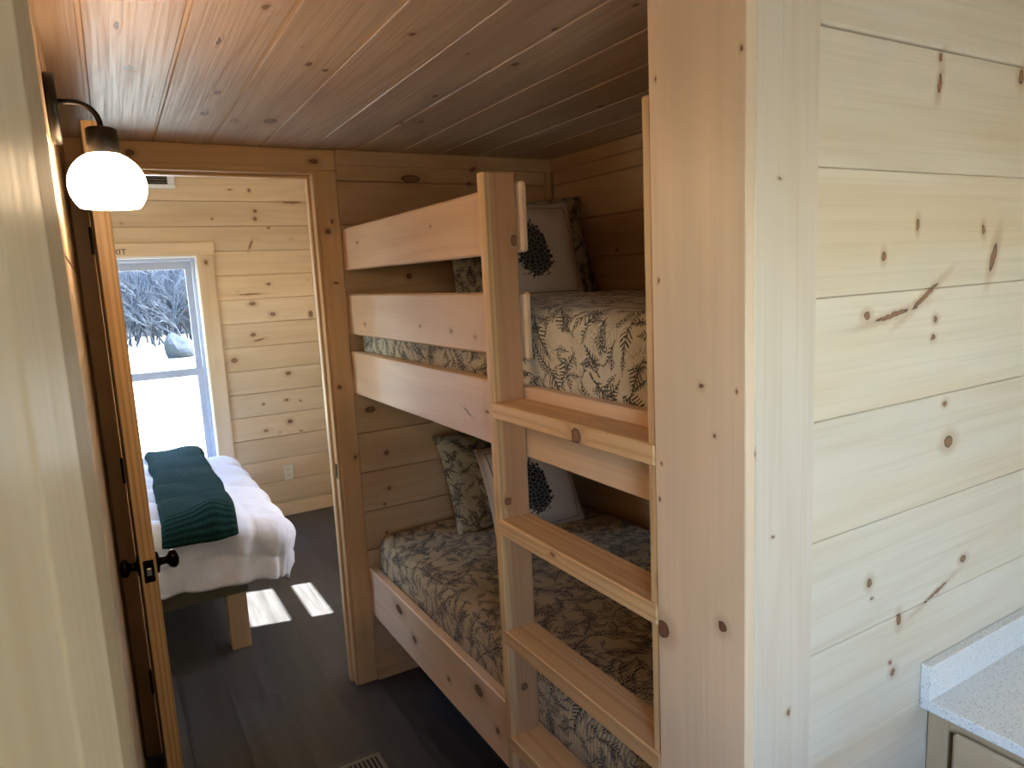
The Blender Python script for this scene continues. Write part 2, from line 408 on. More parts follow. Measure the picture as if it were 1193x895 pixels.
def make_cone_pillow():
    mt, nt, bsdf = new_mat('linen_pine_cone_print')
    uv = N(nt, 'ShaderNodeTexCoord').outputs['UV']
    sx = N(nt, 'ShaderNodeSeparateXYZ')
    put(nt, sx.inputs[0], uv)
    x, y = sx.outputs[0], sx.outputs[1]
    weave = NOISE(nt, VM(nt, 'MULTIPLY', uv, (1, 1, 1)), 420.0, 2.0)
    c = MIX(nt, weave, (0.60, 0.46, 0.36, 1), (0.70, 0.56, 0.45, 1))
    # stitched frame line
    fr = M(nt, 'MAXIMUM', M(nt, 'ABSOLUTE', x), M(nt, 'ABSOLUTE', y))
    band = M(nt, 'MULTIPLY', SS(nt, fr, 0.170, 0.1715), SS(nt, fr, 0.174, 0.1755, 1.0, 0.0))
    c = MIX(nt, M(nt, 'MULTIPLY', band, 0.85), c, (0.03, 0.02, 0.015, 1))
    # pine cone: egg outline with jagged edge, rows of pale-rimmed scales
    jag = NOISE(nt, uv, 75.0, 2.0)
    wid = M(nt, 'ADD', 0.068, M(nt, 'MULTIPLY', y, -0.22))
    ex = M(nt, 'DIVIDE', M(nt, 'ADD', x, 0.015), wid)
    ey = M(nt, 'DIVIDE', y, 0.108)
    ee = M(nt, 'SQRT', M(nt, 'ADD', M(nt, 'MULTIPLY', ex, ex), M(nt, 'MULTIPLY', ey, ey)))
    ee = M(nt, 'ADD', ee, M(nt, 'MULTIPLY', M(nt, 'SUBTRACT', jag, 0.5), 0.9))
    mask = SS(nt, ee, 0.93, 1.0, 1.0, 0.0)
    vo = N(nt, 'ShaderNodeTexVoronoi', voronoi_dimensions='2D', feature='DISTANCE_TO_EDGE')
    put(nt, vo.inputs['Vector'], VM(nt, 'MULTIPLY', uv, (1.0, 1.5, 1.0)))
    vo.inputs['Scale'].default_value = 46.0
    gap = SS(nt, vo.outputs['Distance'], 0.05, 0.14, 1.0, 0.0)
    kc = MIX(nt, M(nt, 'MULTIPLY', gap, 0.55), (0.012, 0.011, 0.010, 1), (0.30, 0.25, 0.22, 1))
    c = MIX(nt, mask, c, kc)
    put(nt, bsdf.inputs['Base Color'], c)
    bsdf.inputs['Roughness'].default_value = 0.9
    bp = N(nt, 'ShaderNodeBump')
    bp.inputs['Strength'].default_value = 0.25
    bp.inputs['Distance'].default_value = 0.002
    put(nt, bp.inputs['Height'], weave)
    put(nt, bsdf.inputs['Normal'], bp.outputs[0])
    return mt


def make_knit():
    mt, nt, bsdf = new_mat('green_knit')
    uv = N(nt, 'ShaderNodeTexCoord').outputs['UV']
    sx = N(nt, 'ShaderNodeSeparateXYZ')
    put(nt, sx.inputs[0], VM(nt, 'ADD', uv, VM(nt, 'MULTIPLY', NOISE(nt, uv, 6.0, 2.0), (0.02, 0.02, 0))))
    rows = M(nt, 'ADD', 0.5, M(nt, 'MULTIPLY', M(nt, 'SINE', M(nt, 'MULTIPLY', sx.outputs[1], 400.0)), 0.5))
    st = M(nt, 'ADD', 0.5, M(nt, 'MULTIPLY', M(nt, 'SINE', M(nt, 'MULTIPLY', sx.outputs[0], 620.0)), 0.5))
    h = M(nt, 'MULTIPLY', rows, M(nt, 'ADD', 0.6, M(nt, 'MULTIPLY', st, 0.4)))
    put(nt, bsdf.inputs['Base Color'], MIX(nt, h, (0.004, 0.017, 0.014, 1), (0.012, 0.050, 0.040, 1)))
    bsdf.inputs['Roughness'].default_value = 0.95
    bsdf.inputs['Sheen Weight'].default_value = 0.0
    bsdf.inputs['Specular IOR Level'].default_value = 0.15
    bp = N(nt, 'ShaderNodeBump')
    bp.inputs['Strength'].default_value = 0.9
    bp.inputs['Distance'].default_value = 0.006
    put(nt, bp.inputs['Height'], h)
    put(nt, bsdf.inputs['Normal'], bp.outputs[0])
    return mt


def make_comforter_mat():
    mt, nt, bsdf = new_mat('white_comforter')
    p = N(nt, 'ShaderNodeTexCoord').outputs['UV']
    n = NOISE(nt, VM(nt, 'MULTIPLY', p, (1.0, 1.0, 1.0)), 11.0, 2.0, 0.5, 0.2)
    put(nt, bsdf.inputs['Base Color'], MIX(nt, n, (0.80, 0.82, 0.92, 1), (0.86, 0.88, 0.96, 1)))
    bsdf.inputs['Roughness'].default_value = 0.75
    bsdf.inputs['Sheen Weight'].default_value = 0.2
    bp = N(nt, 'ShaderNodeBump')
    bp.inputs['Strength'].default_value = 0.5
    bp.inputs['Distance'].default_value = 0.02
    put(nt, bp.inputs['Height'], n)
    put(nt, bsdf.inputs['Normal'], bp.outputs[0])
    return mt


def make_glass():
    mt, nt, bsdf = new_mat('window_glass')
    out = nt.nodes['Material Output']
    tr = N(nt, 'ShaderNodeBsdfTransparent')
    tr.inputs[0].default_value = (0.93, 0.96, 0.97, 1)
    gl = N(nt, 'ShaderNodeBsdfGlossy')
    gl.inputs['Roughness'].default_value = 0.03
    mx = N(nt, 'ShaderNodeMixShader')
    mx.inputs[0].default_value = 0.04
    nt.links.new(tr.outputs[0], mx.inputs[1])
    nt.links.new(gl.outputs[0], mx.inputs[2])
    nt.links.new(mx.outputs[0], out.inputs[0])
    return mt


def make_shade(strength):
    mt, nt, bsdf = new_mat('opal_glass_lit')
    bsdf.inputs['Base Color'].default_value = (0.9, 0.88, 0.84, 1)
    bsdf.inputs['Roughness'].default_value = 0.2
    bsdf.inputs['Emission Color'].default_value = (1.0, 0.70, 0.42, 1)
    bsdf.inputs['Emission Strength'].default_value = strength
    return mt


m_floor = make_floor_mat()
m_quartz = make_quartz()
m_toile = make_toile('toile_quilt', (0.60, 0.53, 0.40), (0.016, 0.013, 0.010))
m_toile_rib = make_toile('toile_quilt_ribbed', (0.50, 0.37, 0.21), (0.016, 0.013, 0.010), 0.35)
m_sham = make_toile('toile_sham', (0.48, 0.40, 0.26), (0.016, 0.013, 0.010))
m_cone = make_cone_pillow()
m_knit = make_knit()
m_comf = make_comforter_mat()
m_glass = make_glass()
m_shade = make_shade(44.0)

# ------------------------------------------------------------------ mesh helpers
CACHE = {}


def link(name, me, parent=None, loc=(0, 0, 0), rot=(0, 0, 0)):
    o = bpy.data.objects.new(name, me)
    COL.objects.link(o)
    if parent is not None:
        o.parent = parent
    o.location = loc
    o.rotation_euler = rot
    return o


def empty(name, loc=(0, 0, 0), rot=(0, 0, 0)):
    o = bpy.data.objects.new(name, None)
    o.empty_display_size = 0.05
    COL.objects.link(o)
    o.location = loc
    o.rotation_euler = rot
    return o


def tag(o, label, cat=None, group=None, kind=None):
    if label:
        o['label'] = label
    if cat:
        o['category'] = cat
    if group:
        o['group'] = group
    if kind:
        o['kind'] = kind
    return o


def struct(o, label):
    o['kind'] = 'structure'
    o['label'] = label
    return o


def from_data(name, verts, faces, mat, parent=None, smooth=False, loc=(0, 0, 0), rot=(0, 0, 0), uvs=None):
    me = bpy.data.meshes.new(name)
    me.from_pydata(verts, [], faces)
    if uvs is not None:
        ul = me.uv_layers.new(name='UVMap')
        for lp in me.loops:
            ul.data[lp.index].uv = uvs[lp.vertex_index]
    me.materials.append(mat)
    if smooth:
        for pl_ in me.polygons:
            pl_.use_smooth = True
    me.update()
    return link(name, me, parent, loc, rot)


def box_mesh(dx, dy, dz, mat, bev):
    key = (round(dx, 4), round(dy, 4), round(dz, 4), mat.name, bev)
    if key in CACHE:
        return CACHE[key]
    bm = bmesh.new()
    bmesh.ops.create_cube(bm, size=1.0)
    bmesh.ops.scale(bm, vec=(dx, dy, dz), verts=bm.verts)
    b = min(bev, 0.45 * min(dx, dy, dz))
    if b > 0:
        bmesh.ops.bevel(bm, geom=list(bm.edges), offset=b, segments=1, affect='EDGES', profile=0.5)
    me = bpy.data.meshes.new('board_mesh')
    bm.to_mesh(me)
    bm.free()
    me.materials.append(mat)
    CACHE[key] = me
    return me


def box(name, x0, x1, y0, y1, z0, z1, mat, parent=None, grain='x', bev=0.0015, label=None):
    """A board given by its extents in the parent's frame; local X runs along the grain."""
    dx, dy, dz = x1 - x0, y1 - y0, z1 - z0
    c = Vector(((x0 + x1) / 2, (y0 + y1) / 2, (z0 + z1) / 2))
    if grain == 'x':
        me, rot = box_mesh(dx, dy, dz, mat, bev), (0, 0, 0)
    elif grain == 'y':
        me, rot = box_mesh(dy, dx, dz, mat, bev), (0, 0, math.pi / 2)
    else:
        me, rot = box_mesh(dz, dy, dx, mat, bev), (0, -math.pi / 2, 0)
    if parent is not None and parent.get('_org') is not None:
        c = c - Vector(parent['_org'])
    o = link(name, me, parent, c, rot)
    if label:
        o['label'] = label
    return o


def root(name, loc=(0, 0, 0)):
    """An Empty at a thing's base; parts are still given in world coordinates."""
    o = empty(name, loc)
    o['_org'] = list(loc)
    return o


def lathe(name, prof, mat, parent, loc, seg=28, rot=(0, 0, 0), caps=True):
    verts, faces = [], []
    n = len(prof)
    for i in range(seg):
        a = 2 * math.pi * i / seg
        for (r, z) in prof:
            verts.append((r * math.cos(a), r * math.sin(a), z))
    for i in range(seg):
        j = (i + 1) % seg
        for k in range(n - 1):
            faces.append((i * n + k, j * n + k, j * n + k + 1, i * n + k + 1))
    if caps:
        faces.append(tuple(i * n for i in range(seg))[::-1])
        faces.append(tuple(i * n + n - 1 for i in range(seg)))
    return from_data(name, verts, faces, mat, parent, True, loc, rot)


def tube(name, pts, r, mat, parent, seg=12, radii=None):
    verts, faces = [], []
    pts = [Vector(p) for p in pts]
    for i, p in enumerate(pts):
        t = (pts[min(i + 1, len(pts) - 1)] - pts[max(i - 1, 0)]).normalized()
        up = Vector((0, 1, 0)) if abs(t.y) < 0.9 else Vector((1, 0, 0))
        a = t.cross(up).normalized()
        b = t.cross(a)
        rr = radii[i] if radii else r
        for k in range(seg):
            th = 2 * math.pi * k / seg
            verts.append(tuple(p + (a * math.cos(th) + b * math.sin(th)) * rr))
    for i in range(len(pts) - 1):
        for k in range(seg):
            l = (k + 1) % seg
            faces.append((i * seg + k, i * seg + l, (i + 1) * seg + l, (i + 1) * seg + k))
    faces.append(tuple(range(seg))[::-1])
    faces.append(tuple((len(pts) - 1) * seg + k for k in range(seg)))
    return from_data(name, verts, faces, mat, parent, True)


def slab(name, axis, a0, a1, u0, u1, z0, z1, holes, mat):
    """Wall backing between a0 and a1 on `axis`, spanning u and z, with rectangular holes, as one mesh."""
    us = sorted({u0, u1} | {h for q in holes for h in q[:2]})
    zs = sorted({z0, z1} | {h for q in holes for h in q[2:]})
    bm = bmesh.new()
    for i in range(len(us) - 1):
        for j in range(len(zs) - 1):
            cu, cz = (us[i] + us[i + 1]) / 2, (zs[j] + zs[j + 1]) / 2
            if any(h[0] < cu < h[1] and h[2] < cz < h[3] for h in holes):
                continue
            r = bmesh.ops.create_cube(bm, size=1.0)
            du, dz, da = us[i + 1] - us[i], zs[j + 1] - zs[j], a1 - a0
            v = (da, du, dz) if axis == 'x' else (du, da, dz)
            bmesh.ops.scale(bm, vec=v, verts=r['verts'])
            ca = (a0 + a1) / 2
            bmesh.ops.translate(bm, vec=(ca, cu, cz) if axis == 'x' else (cu, ca, cz), verts=r['verts'])
    me = bpy.data.meshes.new(name)
    bm.to_mesh(me)
    bm.free()
    me.materials.append(mat)
    return link(name, me)


def planks(parent, axis, a0, a1, u0, u1, zs, holes, mat, gap=0.0012, bev=0.003):
    """One board per course and stretch of wall."""
    for j in range(len(zs) - 1):
        lo, hi = zs[j], zs[j + 1]
        cuts = [(u0, u1, lo, hi)]
        for h in holes:
            new = []
            for (p, q, a, b) in cuts:
                if h[1] <= p or h[0] >= q or h[3] <= a + 1e-6 or h[2] >= b - 1e-6:
                    new.append((p, q, a, b))
                    continue
                if h[0] > p:
                    new.append((p, h[0], a, b))
                if h[1] < q:
                    new.append((h[1], q, a, b))
                if h[2] > a + 0.004:
                    new.append((max(p, h[0]), min(q, h[1]), a, h[2]))
                if h[3] < b - 0.004:
                    new.append((max(p, h[0]), min(q, h[1]), h[3], b))
            cuts = new
        for (p, q, a, b) in cuts:
            if axis == 'x':
                box('plank', a0, a1, p, q, a + gap, b - gap, mat, parent, 'y', bev)
            else:
                box('plank', p, q, a0, a1, a + gap, b - gap, mat, parent, 'x', bev)


def courses(z_ref, step, z0, z1):
    k = math.ceil((z0 - z_ref) / step)
    out = [z0]
    z = z_ref + k * step
    while z < z1 - 0.01:
        if z > z0 + 0.01:
            out.append(z)
        z += step
    return out + [z1]


# ------------------------------------------------------------------ the setting
XL, XR = -0.03, 1.862       # hall's left wall and the outer wall, finished faces
YD = 2.742                  # face of the doorway trim
YF = 5.25                   # bedroom's window wall, finished face
YB = -3.2                   # behind the camera
ZC = 2.192                  # low plank ceiling of hall and bunks
ZH = 2.62                   # ceiling of bedroom and kitchen
XBL = -1.55                 # bedroom's left wall
T = 0.018

# floor: dark laminate boards along y
floor = slab('floor', 'x', XBL - 0.1, XR + 0.1, YB - 0.1, YF + 0.1, -0.06, -0.009, [], m_dark)
struct(floor, 'dark grey laminate plank floor running through hall and bedroom')
rng = random.Random(3)
fx = XBL
while fx < XR:
    fy = YB + rng.uniform(-1.1, 0)
    w = min(0.185, XR - fx)
    while fy < YF:
        y0, y1 = max(fy, YB), min(fy + 1.22, YF)
        inside = (fx + w > XL - 0.02) or y1 > 2.7
        if inside and y1 - y0 > 0.02:
            box('floor_board', fx + 0.0002, fx + w - 0.0002, y0 + 0.0002, y1 - 0.0002, -0.009, 0.0, m_floor, floor, 'y', 0.0005)
        fy += 1.22
    fx += 0.185

# bedroom window wall
WIN1 = (-0.145, 0.635, 0.42, 1.925)
wall_far = slab('wall_far', 'y', YF + T, YF + 0.13, XBL - 0.1, XR + 0.1, 0, ZH + 0.1, [WIN1], m_trim)
struct(wall_far, 'bedroom wall of knotty pine planks around the tall window')
planks(wall_far, 'y', YF, YF + T, XBL, XR, courses(2.284, 0.168, 0.0, ZH), [WIN1], m_far)

# outer wall on the right: kitchen, bunks, bedroom
WIN2 = (3.13, 3.75, 1.17, 1.87)
WIN3 = (-1.40, -0.75, 1.15, 1.85)
wall_right = slab('wall_right', 'x', XR + T, XR + 0.12, YB - 0.1, YF + 0.1, 0, ZH + 0.1, [WIN2, WIN3], m_trim)
struct(wall_right, 'outer pine plank wall at the back of the bunks')
planks(wall_right, 'x', XR, XR + T, 2.87, YF, courses(2.284, 0.168, 0.0, ZH), [WIN2], m_wall)
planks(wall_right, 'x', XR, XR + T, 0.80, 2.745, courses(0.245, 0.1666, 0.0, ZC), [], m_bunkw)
planks(wall_right, 'x', XR, XR + T, YB, 0.697, courses(2.017, 0.1966, 0.0, ZH), [WIN3], m_end)

# doorway wall between hall/bunks and bedroom
DOOR = (0.0, 0.785, 0.0, 2.118)
wall_back = slab('wall_back', 'y', YD + 0.022, YD + 0.11, XBL - 0.1, XR + 0.018, 0, ZH + 0.1, [DOOR], m_trim)
struct(wall_back, 'pine plank wall at the foot of the bunks beside the bedroom doorway')
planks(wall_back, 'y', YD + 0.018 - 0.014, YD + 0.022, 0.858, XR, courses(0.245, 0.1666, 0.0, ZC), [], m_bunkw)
planks(wall_back, 'y', YD + 0.11, YD + 0.124, XBL, XR, courses(2.284, 0.168, 0.0, ZH), [DOOR], m_wall)

# hall's left wall
WIN5 = (-1.25, -0.25, 0.95, 2.0)  # unseen opening, added to light the wood that faces the hall
WIN6 = (3.60, 4.60, 1.0, 1.9)  # unseen window, added for more fill light in the bedroom
wall_left = slab('wall_left', 'x', XL - 0.10, XL - 0.015, YB - 0.1, YD + 0.022, 0, ZH + 0.1, [WIN5], m_trim)
struct(wall_left, 'left hall wall of pine planks seen edge on beside the wall lamp')
planks(wall_left, 'x', XL - 0.015, XL, 0.50, YD + 0.0, courses(0.245, 0.1666, 0.0, ZC), [], m_wall)
planks(wall_left, 'x', XL - 0.015, XL, YB, -0.02, courses(0.245, 0.1666, 0.0, ZH), [WIN5], m_wall)

# end wall between kitchen and bunks: big pale planks
wall_end = slab('wall_end', 'y', 0.715, 0.80, 0.795, XR + 0.018, 0, ZH + 0.1, [], m_trim)
struct(wall_end, 'pale wide pine plank wall right of the corner post, above the counter')
zs_end = [0.0, 0.05, 0.246, 0.443, 0.640, 0.835, 1.034, 1.230, 1.430, 1.624, 1.819, 2.017]
planks(wall_end, 'y', 0.697, 0.715, 0.80, XR, zs_end, [], m_end, 0.0004, 0.0016)
planks(wall_end, 'y', 0.688, 0.715, 0.80, XR, [2.017, 2.214, 2.411, ZH], [], m_end, 0.0004, 0.004)
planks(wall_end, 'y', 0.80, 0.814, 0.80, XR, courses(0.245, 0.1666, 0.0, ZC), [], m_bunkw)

# bedroom's left wall and the wall behind the camera
wall_bed = slab('wall_side', 'x', XBL - 0.1, XBL, YD + 0.1, YF + 0.1, 0, ZH + 0.1, [WIN6], m_wall)
struct(wall_bed, 'bedroom side wall behind the head of the bed')
wall_near = slab('wall_near', 'y', YB - 0.1, YB, XL - 0.1, XR + 0.1, 0, ZH + 0.1, [], m_wall)
struct(wall_near, 'kitchen wall behind the viewer')

# ceilings
ceiling = empty('ceiling', (0.9, 2.72, 0))
struct(ceiling, 'low pine plank ceiling with pale grooves over hall and bunks')
ceiling['_org'] = [0.9, 2.72, 0]
ceiling.rotation_euler = (0, 0, math.radians(-1.0))
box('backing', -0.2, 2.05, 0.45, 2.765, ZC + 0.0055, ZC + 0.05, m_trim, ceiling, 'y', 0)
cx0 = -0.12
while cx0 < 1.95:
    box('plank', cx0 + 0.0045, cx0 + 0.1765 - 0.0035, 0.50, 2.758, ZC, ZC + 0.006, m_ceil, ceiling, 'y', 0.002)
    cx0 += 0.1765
loft = slab('ceiling_loft', 'x', XL - 0.1, XR + 0.1, 0.70, YD + 0.02, ZC + 0.08, ZC + 0.2, [], m_dark)
struct(loft, 'loft deck above the low ceiling')
hi1 = slab('ceiling_bedroom', 'x', XBL - 0.1, XR + 0.1, YD + 0.02, YF + 0.1, ZH, ZH + 0.1, [], m_wall)
struct(hi1, 'high bedroom ceiling')
hi2 = slab('ceiling_kitchen', 'x', XL - 0.1, XR + 0.1, YB - 0.1, 0.95, ZH, ZH + 0.1, [], m_end)
struct(hi2, 'kitchen ceiling')
fascia = box('trim_9', XL, 0.772, 0.66, 0.70, ZC - 0.005, ZH, m_trim, None, 'x', 0.002)
struct(fascia, 'board closing the loft edge above the hall mouth')

# corner post boards at the end of the plank wall
t1 = box('trim_1', 0.772, 0.7915, 0.677, 0.867, 0.0, ZH, m_colx, None, 'z', 0.0015)
struct(t1, 'wide upright pine board facing the hall at the end of the ladder')
t2 = box('trim_2', 0.792, 0.925, 0.678, 0.697, 0.0, ZH, m_coly, None, 'z', 0.0015)
struct(t2, 'upright pine trim board facing the kitchen, beside the pale planks')
t3 = box('trim_3', 0.792, 0.857, 0.80, 0.867, 0.0, ZC, m_trim, None, 'z', 0.0015)
struct(t3, 'framing behind the corner post boards')

# doorway trim: casings, jambs, stops
cs = root('trim_4', (0.4, YD, 0))
struct(cs, 'knotty pine casing and jambs around the bedroom doorway')
box('casing', 0.779, 0.857, YD, YD + 0.019, 0.0, 2.113, m_case, cs, 'z', 0.002)
box('casing', XL + 0.001, 0.857, YD, YD + 0.019, 2.114, ZC - 0.001, m_case, cs, 'x', 0.002)
box('casing', XL + 0.001, 0.021, YD, YD + 0.019, 0.0, 2.113, m_case, cs, 'z', 0.002)
box('jamb', 0.766, 0.785, YD + 0.004, YD + 0.122, 0.0, 2.10, m_case, cs, 'z', 0.002)
box('jamb', 0.0, 0.027, YD + 0.004, YD + 0.122, 0.0, 2.10, m_case, cs, 'z', 0.002)
box('jamb', 0.0, 0.785, YD + 0.004, YD + 0.122, 2.1005, 2.118, m_case, cs, 'x', 0.002)
box('door_stop', 0.755, 0.766, YD + 0.045, YD + 0.080, 0.0, 2.089, m_case, cs, 'z', 0.002)
box('door_stop', 0.027, 0.766, YD + 0.045, YD + 0.080, 2.089, 2.10, m_case, cs, 'x', 0.002)
box('casing', 0.775, 0.862, YD + 0.124, YD + 0.142, 0.0, 2.11, m_trim, cs, 'z', 0.002)
box('casing', -0.08, 0.862, YD + 0.124, YD + 0.142, 2.11, 2.20, m_trim, cs, 'x', 0.002)
sp = box('strike_plate', 0.7645, 0.7665, YD + 0.010, YD + 0.034, 0.905, 0.965, m_black, cs, 'z', 0.0005, 'black strike plate')

# trims in the bunk recess
def trim(n, label, *a, **k):
    return struct(box('trim_%d' % n, *a, **k), label)

trim(5, 'flat pine strip under the ceiling at the foot of the bunks', 0.858, XR, YD - 0.013, YD + 0.004, ZC - 0.055, ZC - 0.001, m_bunkw, None, 'x')
trim(6, 'flat pine strip under the ceiling along the back of the bunks', XR - 0.017, XR, 0.815, YD - 0.014, ZC - 0.055, ZC - 0.001, m_bunkw, None, 'y')
trim(7, 'upright corner strip behind the upper bunk pillows', XR - 0.045, XR - 0.018, YD - 0.013, YD + 0.004, 0.0, ZC - 0.056, m_bunkw, None, 'z')
b1 = box('baseboard_back', 0.858, XR - 0.046, YD - 0.012, YD + 0.004, 0.0, 0.075, m_bunkw, None, 'x', 0.002)
struct(b1, 'low pine baseboard under the lower bunk by the doorway')
b2 = box('baseboard_far', XBL, XR, YF - 0.014, YF, 0.0, 0.075, m_far, None, 'x', 0.002)
struct(b2, 'pine baseboard under the bedroom window wall')

# near casing boards on the left, almost against the lens
nc = root('trim_8', (XL, 0.25, 0))
struct(nc, 'pale upright casing boards at the near left edge')
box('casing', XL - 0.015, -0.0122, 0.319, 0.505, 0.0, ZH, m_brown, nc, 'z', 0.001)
box('casing', XL - 0.015, -0.0122, 0.150, 0.3155, 0.0, ZH, m_near, nc, 'z', 0.001)
box('casing', XL - 0.015, -0.0125, -0.02, 0.146, 0.0, ZH, m_near, nc, 'z', 0.001)


# ------------------------------------------------------------------ windows
def window_y(name, wi, yin, yout, label, hung=True, mid=None, inner=-1, glass_y=None):
    """Double hung vinyl window in a wall across y; wi = (x0, x1, z0, z1) of the hole."""
    x0, x1, z0, z1 = wi
    w = root(name, ((x0 + x1) / 2, yin, z0))
    struct(w, label)
    s = 1 if yout > yin else -1
    gy = glass_y if glass_y is not None else (yin + yout) / 2
    a, b = sorted((yin, yout))
    t = 0.014
    box('jamb_liner', x0, x0 + t, a, b, z0, z1, m_white, w, 'z')
    box('jamb_liner', x1 - t, x1, a, b, z0, z1, m_white, w, 'z')
    box('jamb_liner', x0 + t, x1 - t, a, b, z1 - t, z1, m_white, w, 'x')
    box('sill', x0 + t, x1 - t, a, b, z0, z0 + t, m_white, w, 'x')
    x0 += t; x1 -= t; z0 += t; z1 -= t
    f = 0.022
    ya, yb = sorted((gy - 0.03 * s, gy + 0.035 * s))
    box('frame', x0, x0 + f, ya, yb, z0, z1, m_vinyl, w, 'z', 0.003)
    box('frame', x1 - f, x1, ya, yb, z0, z1, m_vinyl, w, 'z', 0.003)
    box('frame', x0 + f, x1 - f, ya, yb, z1 - f, z1, m_vinyl, w, 'x', 0.003)
    box('frame', x0 + f, x1 - f, ya, yb, z0, z0 + f, m_vinyl, w, 'x', 0.003)
    x0 += f; x1 -= f; z0 += f; z1 -= f
    mid = mid if mid is not None else (z0 + z1) / 2
    for k, (p, q, off) in enumerate(((z0, mid + 0.028, -0.010), (mid - 0.028, z1, 0.016))):
        yy = gy + off * s
        r = 0.040
        ya, yb = yy - 0.011, yy + 0.011
        hole = (x0 + r, x1 - r, p + 0.05, q - 0.05)
        sash = slab('sash', 'y', ya, yb, x0, x1, p, q, [hole], m_vinyl)
        sash.parent = w
        sash.location = -Vector(w['_org'])
        pane = box('pane', x0 + r - 0.004, x1 - r + 0.004, yy - 0.002, yy + 0.002, p + 0.045, q - 0.045, m_glass, None, 'x', 0)
        pane.parent = sash
    return w


w1 = window_y('window_1', WIN1, YF + 0.002, YF + 0.128, 'tall white double hung bedroom window with bright meadow outside', mid=1.132, glass_y=YF + 0.075)
box('casing', 0.629, 0.733, YF - 0.018, YF, 0.33, 1.925, m_wall, w1, 'z', 0.002)
box('casing', -0.243, -0.139, YF - 0.018, YF, 0.33, 1.925, m_wall, w1, 'z', 0.002)
box('casing', -0.255, 0.745, YF - 0.020, YF, 1.926, 2.012, m_far, w1, 'x', 0.002)
box('stool', -0.255, 0.745, YF - 0.040, YF, 0.30, 0.329, m_wall, w1, 'x', 0.002)



def window_x(name, wi, rails, label, xw=None):
    """Window in the outer wall; rails = list of (y0,y1,z0,z1) of the lights, the rest is vinyl."""
    y0, y1, z0, z1 = wi
    xw = XR if xw is None else xw
    w = root(name, (xw, (y0 + y1) / 2, z0))
    struct(w, label)
    a, b = xw + 0.025, xw + 0.055
    top = max(r[3] for r in rails)
    bot = min(r[2] for r in rails)
    l0, l1 = min(r[0] for r in rails), max(r[1] for r in rails)
    box('frame', a, b, y0, l0, z0, z1, m_vinyl, w, 'z', 0.003)
    box('frame', a, b, l1, y1, z0, z1, m_vinyl, w, 'z', 0.003)
    box('frame', a, b, l0, l1, top, z1, m_vinyl, w, 'y', 0.003)
    box('frame', a, b, l0, l1, z0, bot, m_vinyl, w, 'y', 0.003)
    rs = sorted(rails, key=lambda r: r[2])
    for i in range(len(rs) - 1):
        box('meeting_rail', a, b, l0, l1, rs[i][3], rs[i + 1][2], m_vinyl, w, 'y', 0.003)
    for r in rs:
        box('pane', xw + 0.038, xw + 0.042, r[0], r[1], r[2], r[3], m_glass, w, 'y', 0)
    return w


window_x('window_2', WIN2, [(3.212, 3.672, 1.264, 1.423), (3.212, 3.672, 1.519, 1.79)], 'bedroom side window that throws the sun patches on the floor')
window_x('window_3', WIN3, [(-1.35, -0.80, 1.20, 1.48), (-1.35, -0.80, 1.53, 1.80)], 'kitchen window over the counter')
window_x('window_4', WIN5, [(-1.20, -0.30, 1.0, 1.45), (-1.20, -0.30, 1.50, 1.95)], 'unseen glazed opening added in the left wall behind the viewer for light', XL - 0.08)
window_x('window_5', WIN6, [(3.65, 4.55, 1.05, 1.42), (3.65, 4.55, 1.47, 1.85)], 'unseen window added above the head of the bed for fill light', XBL - 0.08)

# unseen roof slab, added only to keep direct sun off the kitchen window
pr = slab('ceiling_sunshade', 'x', XR + 0.12, XR + 1.75, YB - 0.8, 1.2, 2.42, 2.50, [], m_trim)
struct(pr, 'unseen roof slab added to block the sun outside the kitchen')

# EXIT lettering on the head casing
fc = bpy.data.curves.new('exit_lettering', 'FONT')
fc.body = 'EXIT'
fc.size = 0.052
fc.extrude = 0.0006
fc.align_x = 'CENTER'
fo = bpy.data.objects.new('tmp_text', fc)
COL.objects.link(fo)
bpy.context.view_layer.update()
me = bpy.data.meshes.new_from_object(fo.evaluated_get(bpy.context.evaluated_depsgraph_get()))
bpy.data.objects.remove(fo)
me.materials.clear()
me.materials.append(plain('black_ink', (0.012, 0.012, 0.03), 0.6))
ex = link('exit_lettering', me, None, (0.164, YF - 0.0212, 1.940), (math.pi / 2, 0, 0))
tag(ex, 'small black EXIT lettering on the board above the bedroom window', 'lettering')

# ------------------------------------------------------------------ open door
dr = root('door_1', (0.040, YD, 0))
struct(dr, 'open pine bedroom door seen by its edge, swung against the left wall')
DX0, DX1, DY0, DY1, DZ0, DZ1 = 0.022, 0.060, 2.003, 2.738, 0.012, 2.095
sw = 0.105
box('stile', DX0, DX1, DY0, DY0 + sw, DZ0, DZ1, m_door, dr, 'z', 0.0015)
box('stile', DX0, DX1, DY1 - sw, DY1, DZ0, DZ1, m_door, dr, 'z', 0.0015)
for (a, b) in ((DZ0, DZ0 + 0.22), (0.86, 1.0), (DZ1 - 0.115, DZ1)):
    box('rail', DX0, DX1, DY0 + sw, DY1 - sw, a, b, m_door, dr, 'y', 0.0015)
for (a, b) in ((DZ0 + 0.22, 0.86), (1.0, DZ1 - 0.115)):
    box('panel', DX0 + 0.012, DX1 - 0.012, DY0 + sw, DY1 - sw, a, b, m_door, dr, 'z', 0.0015)
for hz in (0.30, 1.085, 1.862):
    h = box('hinge', DX0 - 0.010, DX0 - 0.001, DY1 - 0.030, DY1 - 0.004, hz - 0.045, hz + 0.045, m_black, dr, 'z', 0.003, 'black butt hinge')
LZ = 0.965
lp = box('latch_plate', 0.0285, 0.0535, DY0 - 0.0015, DY0 + 0.001, LZ - 0.030, LZ + 0.030, m_bronze, dr, 'z', 0.0005, 'dark bronze latch plate')
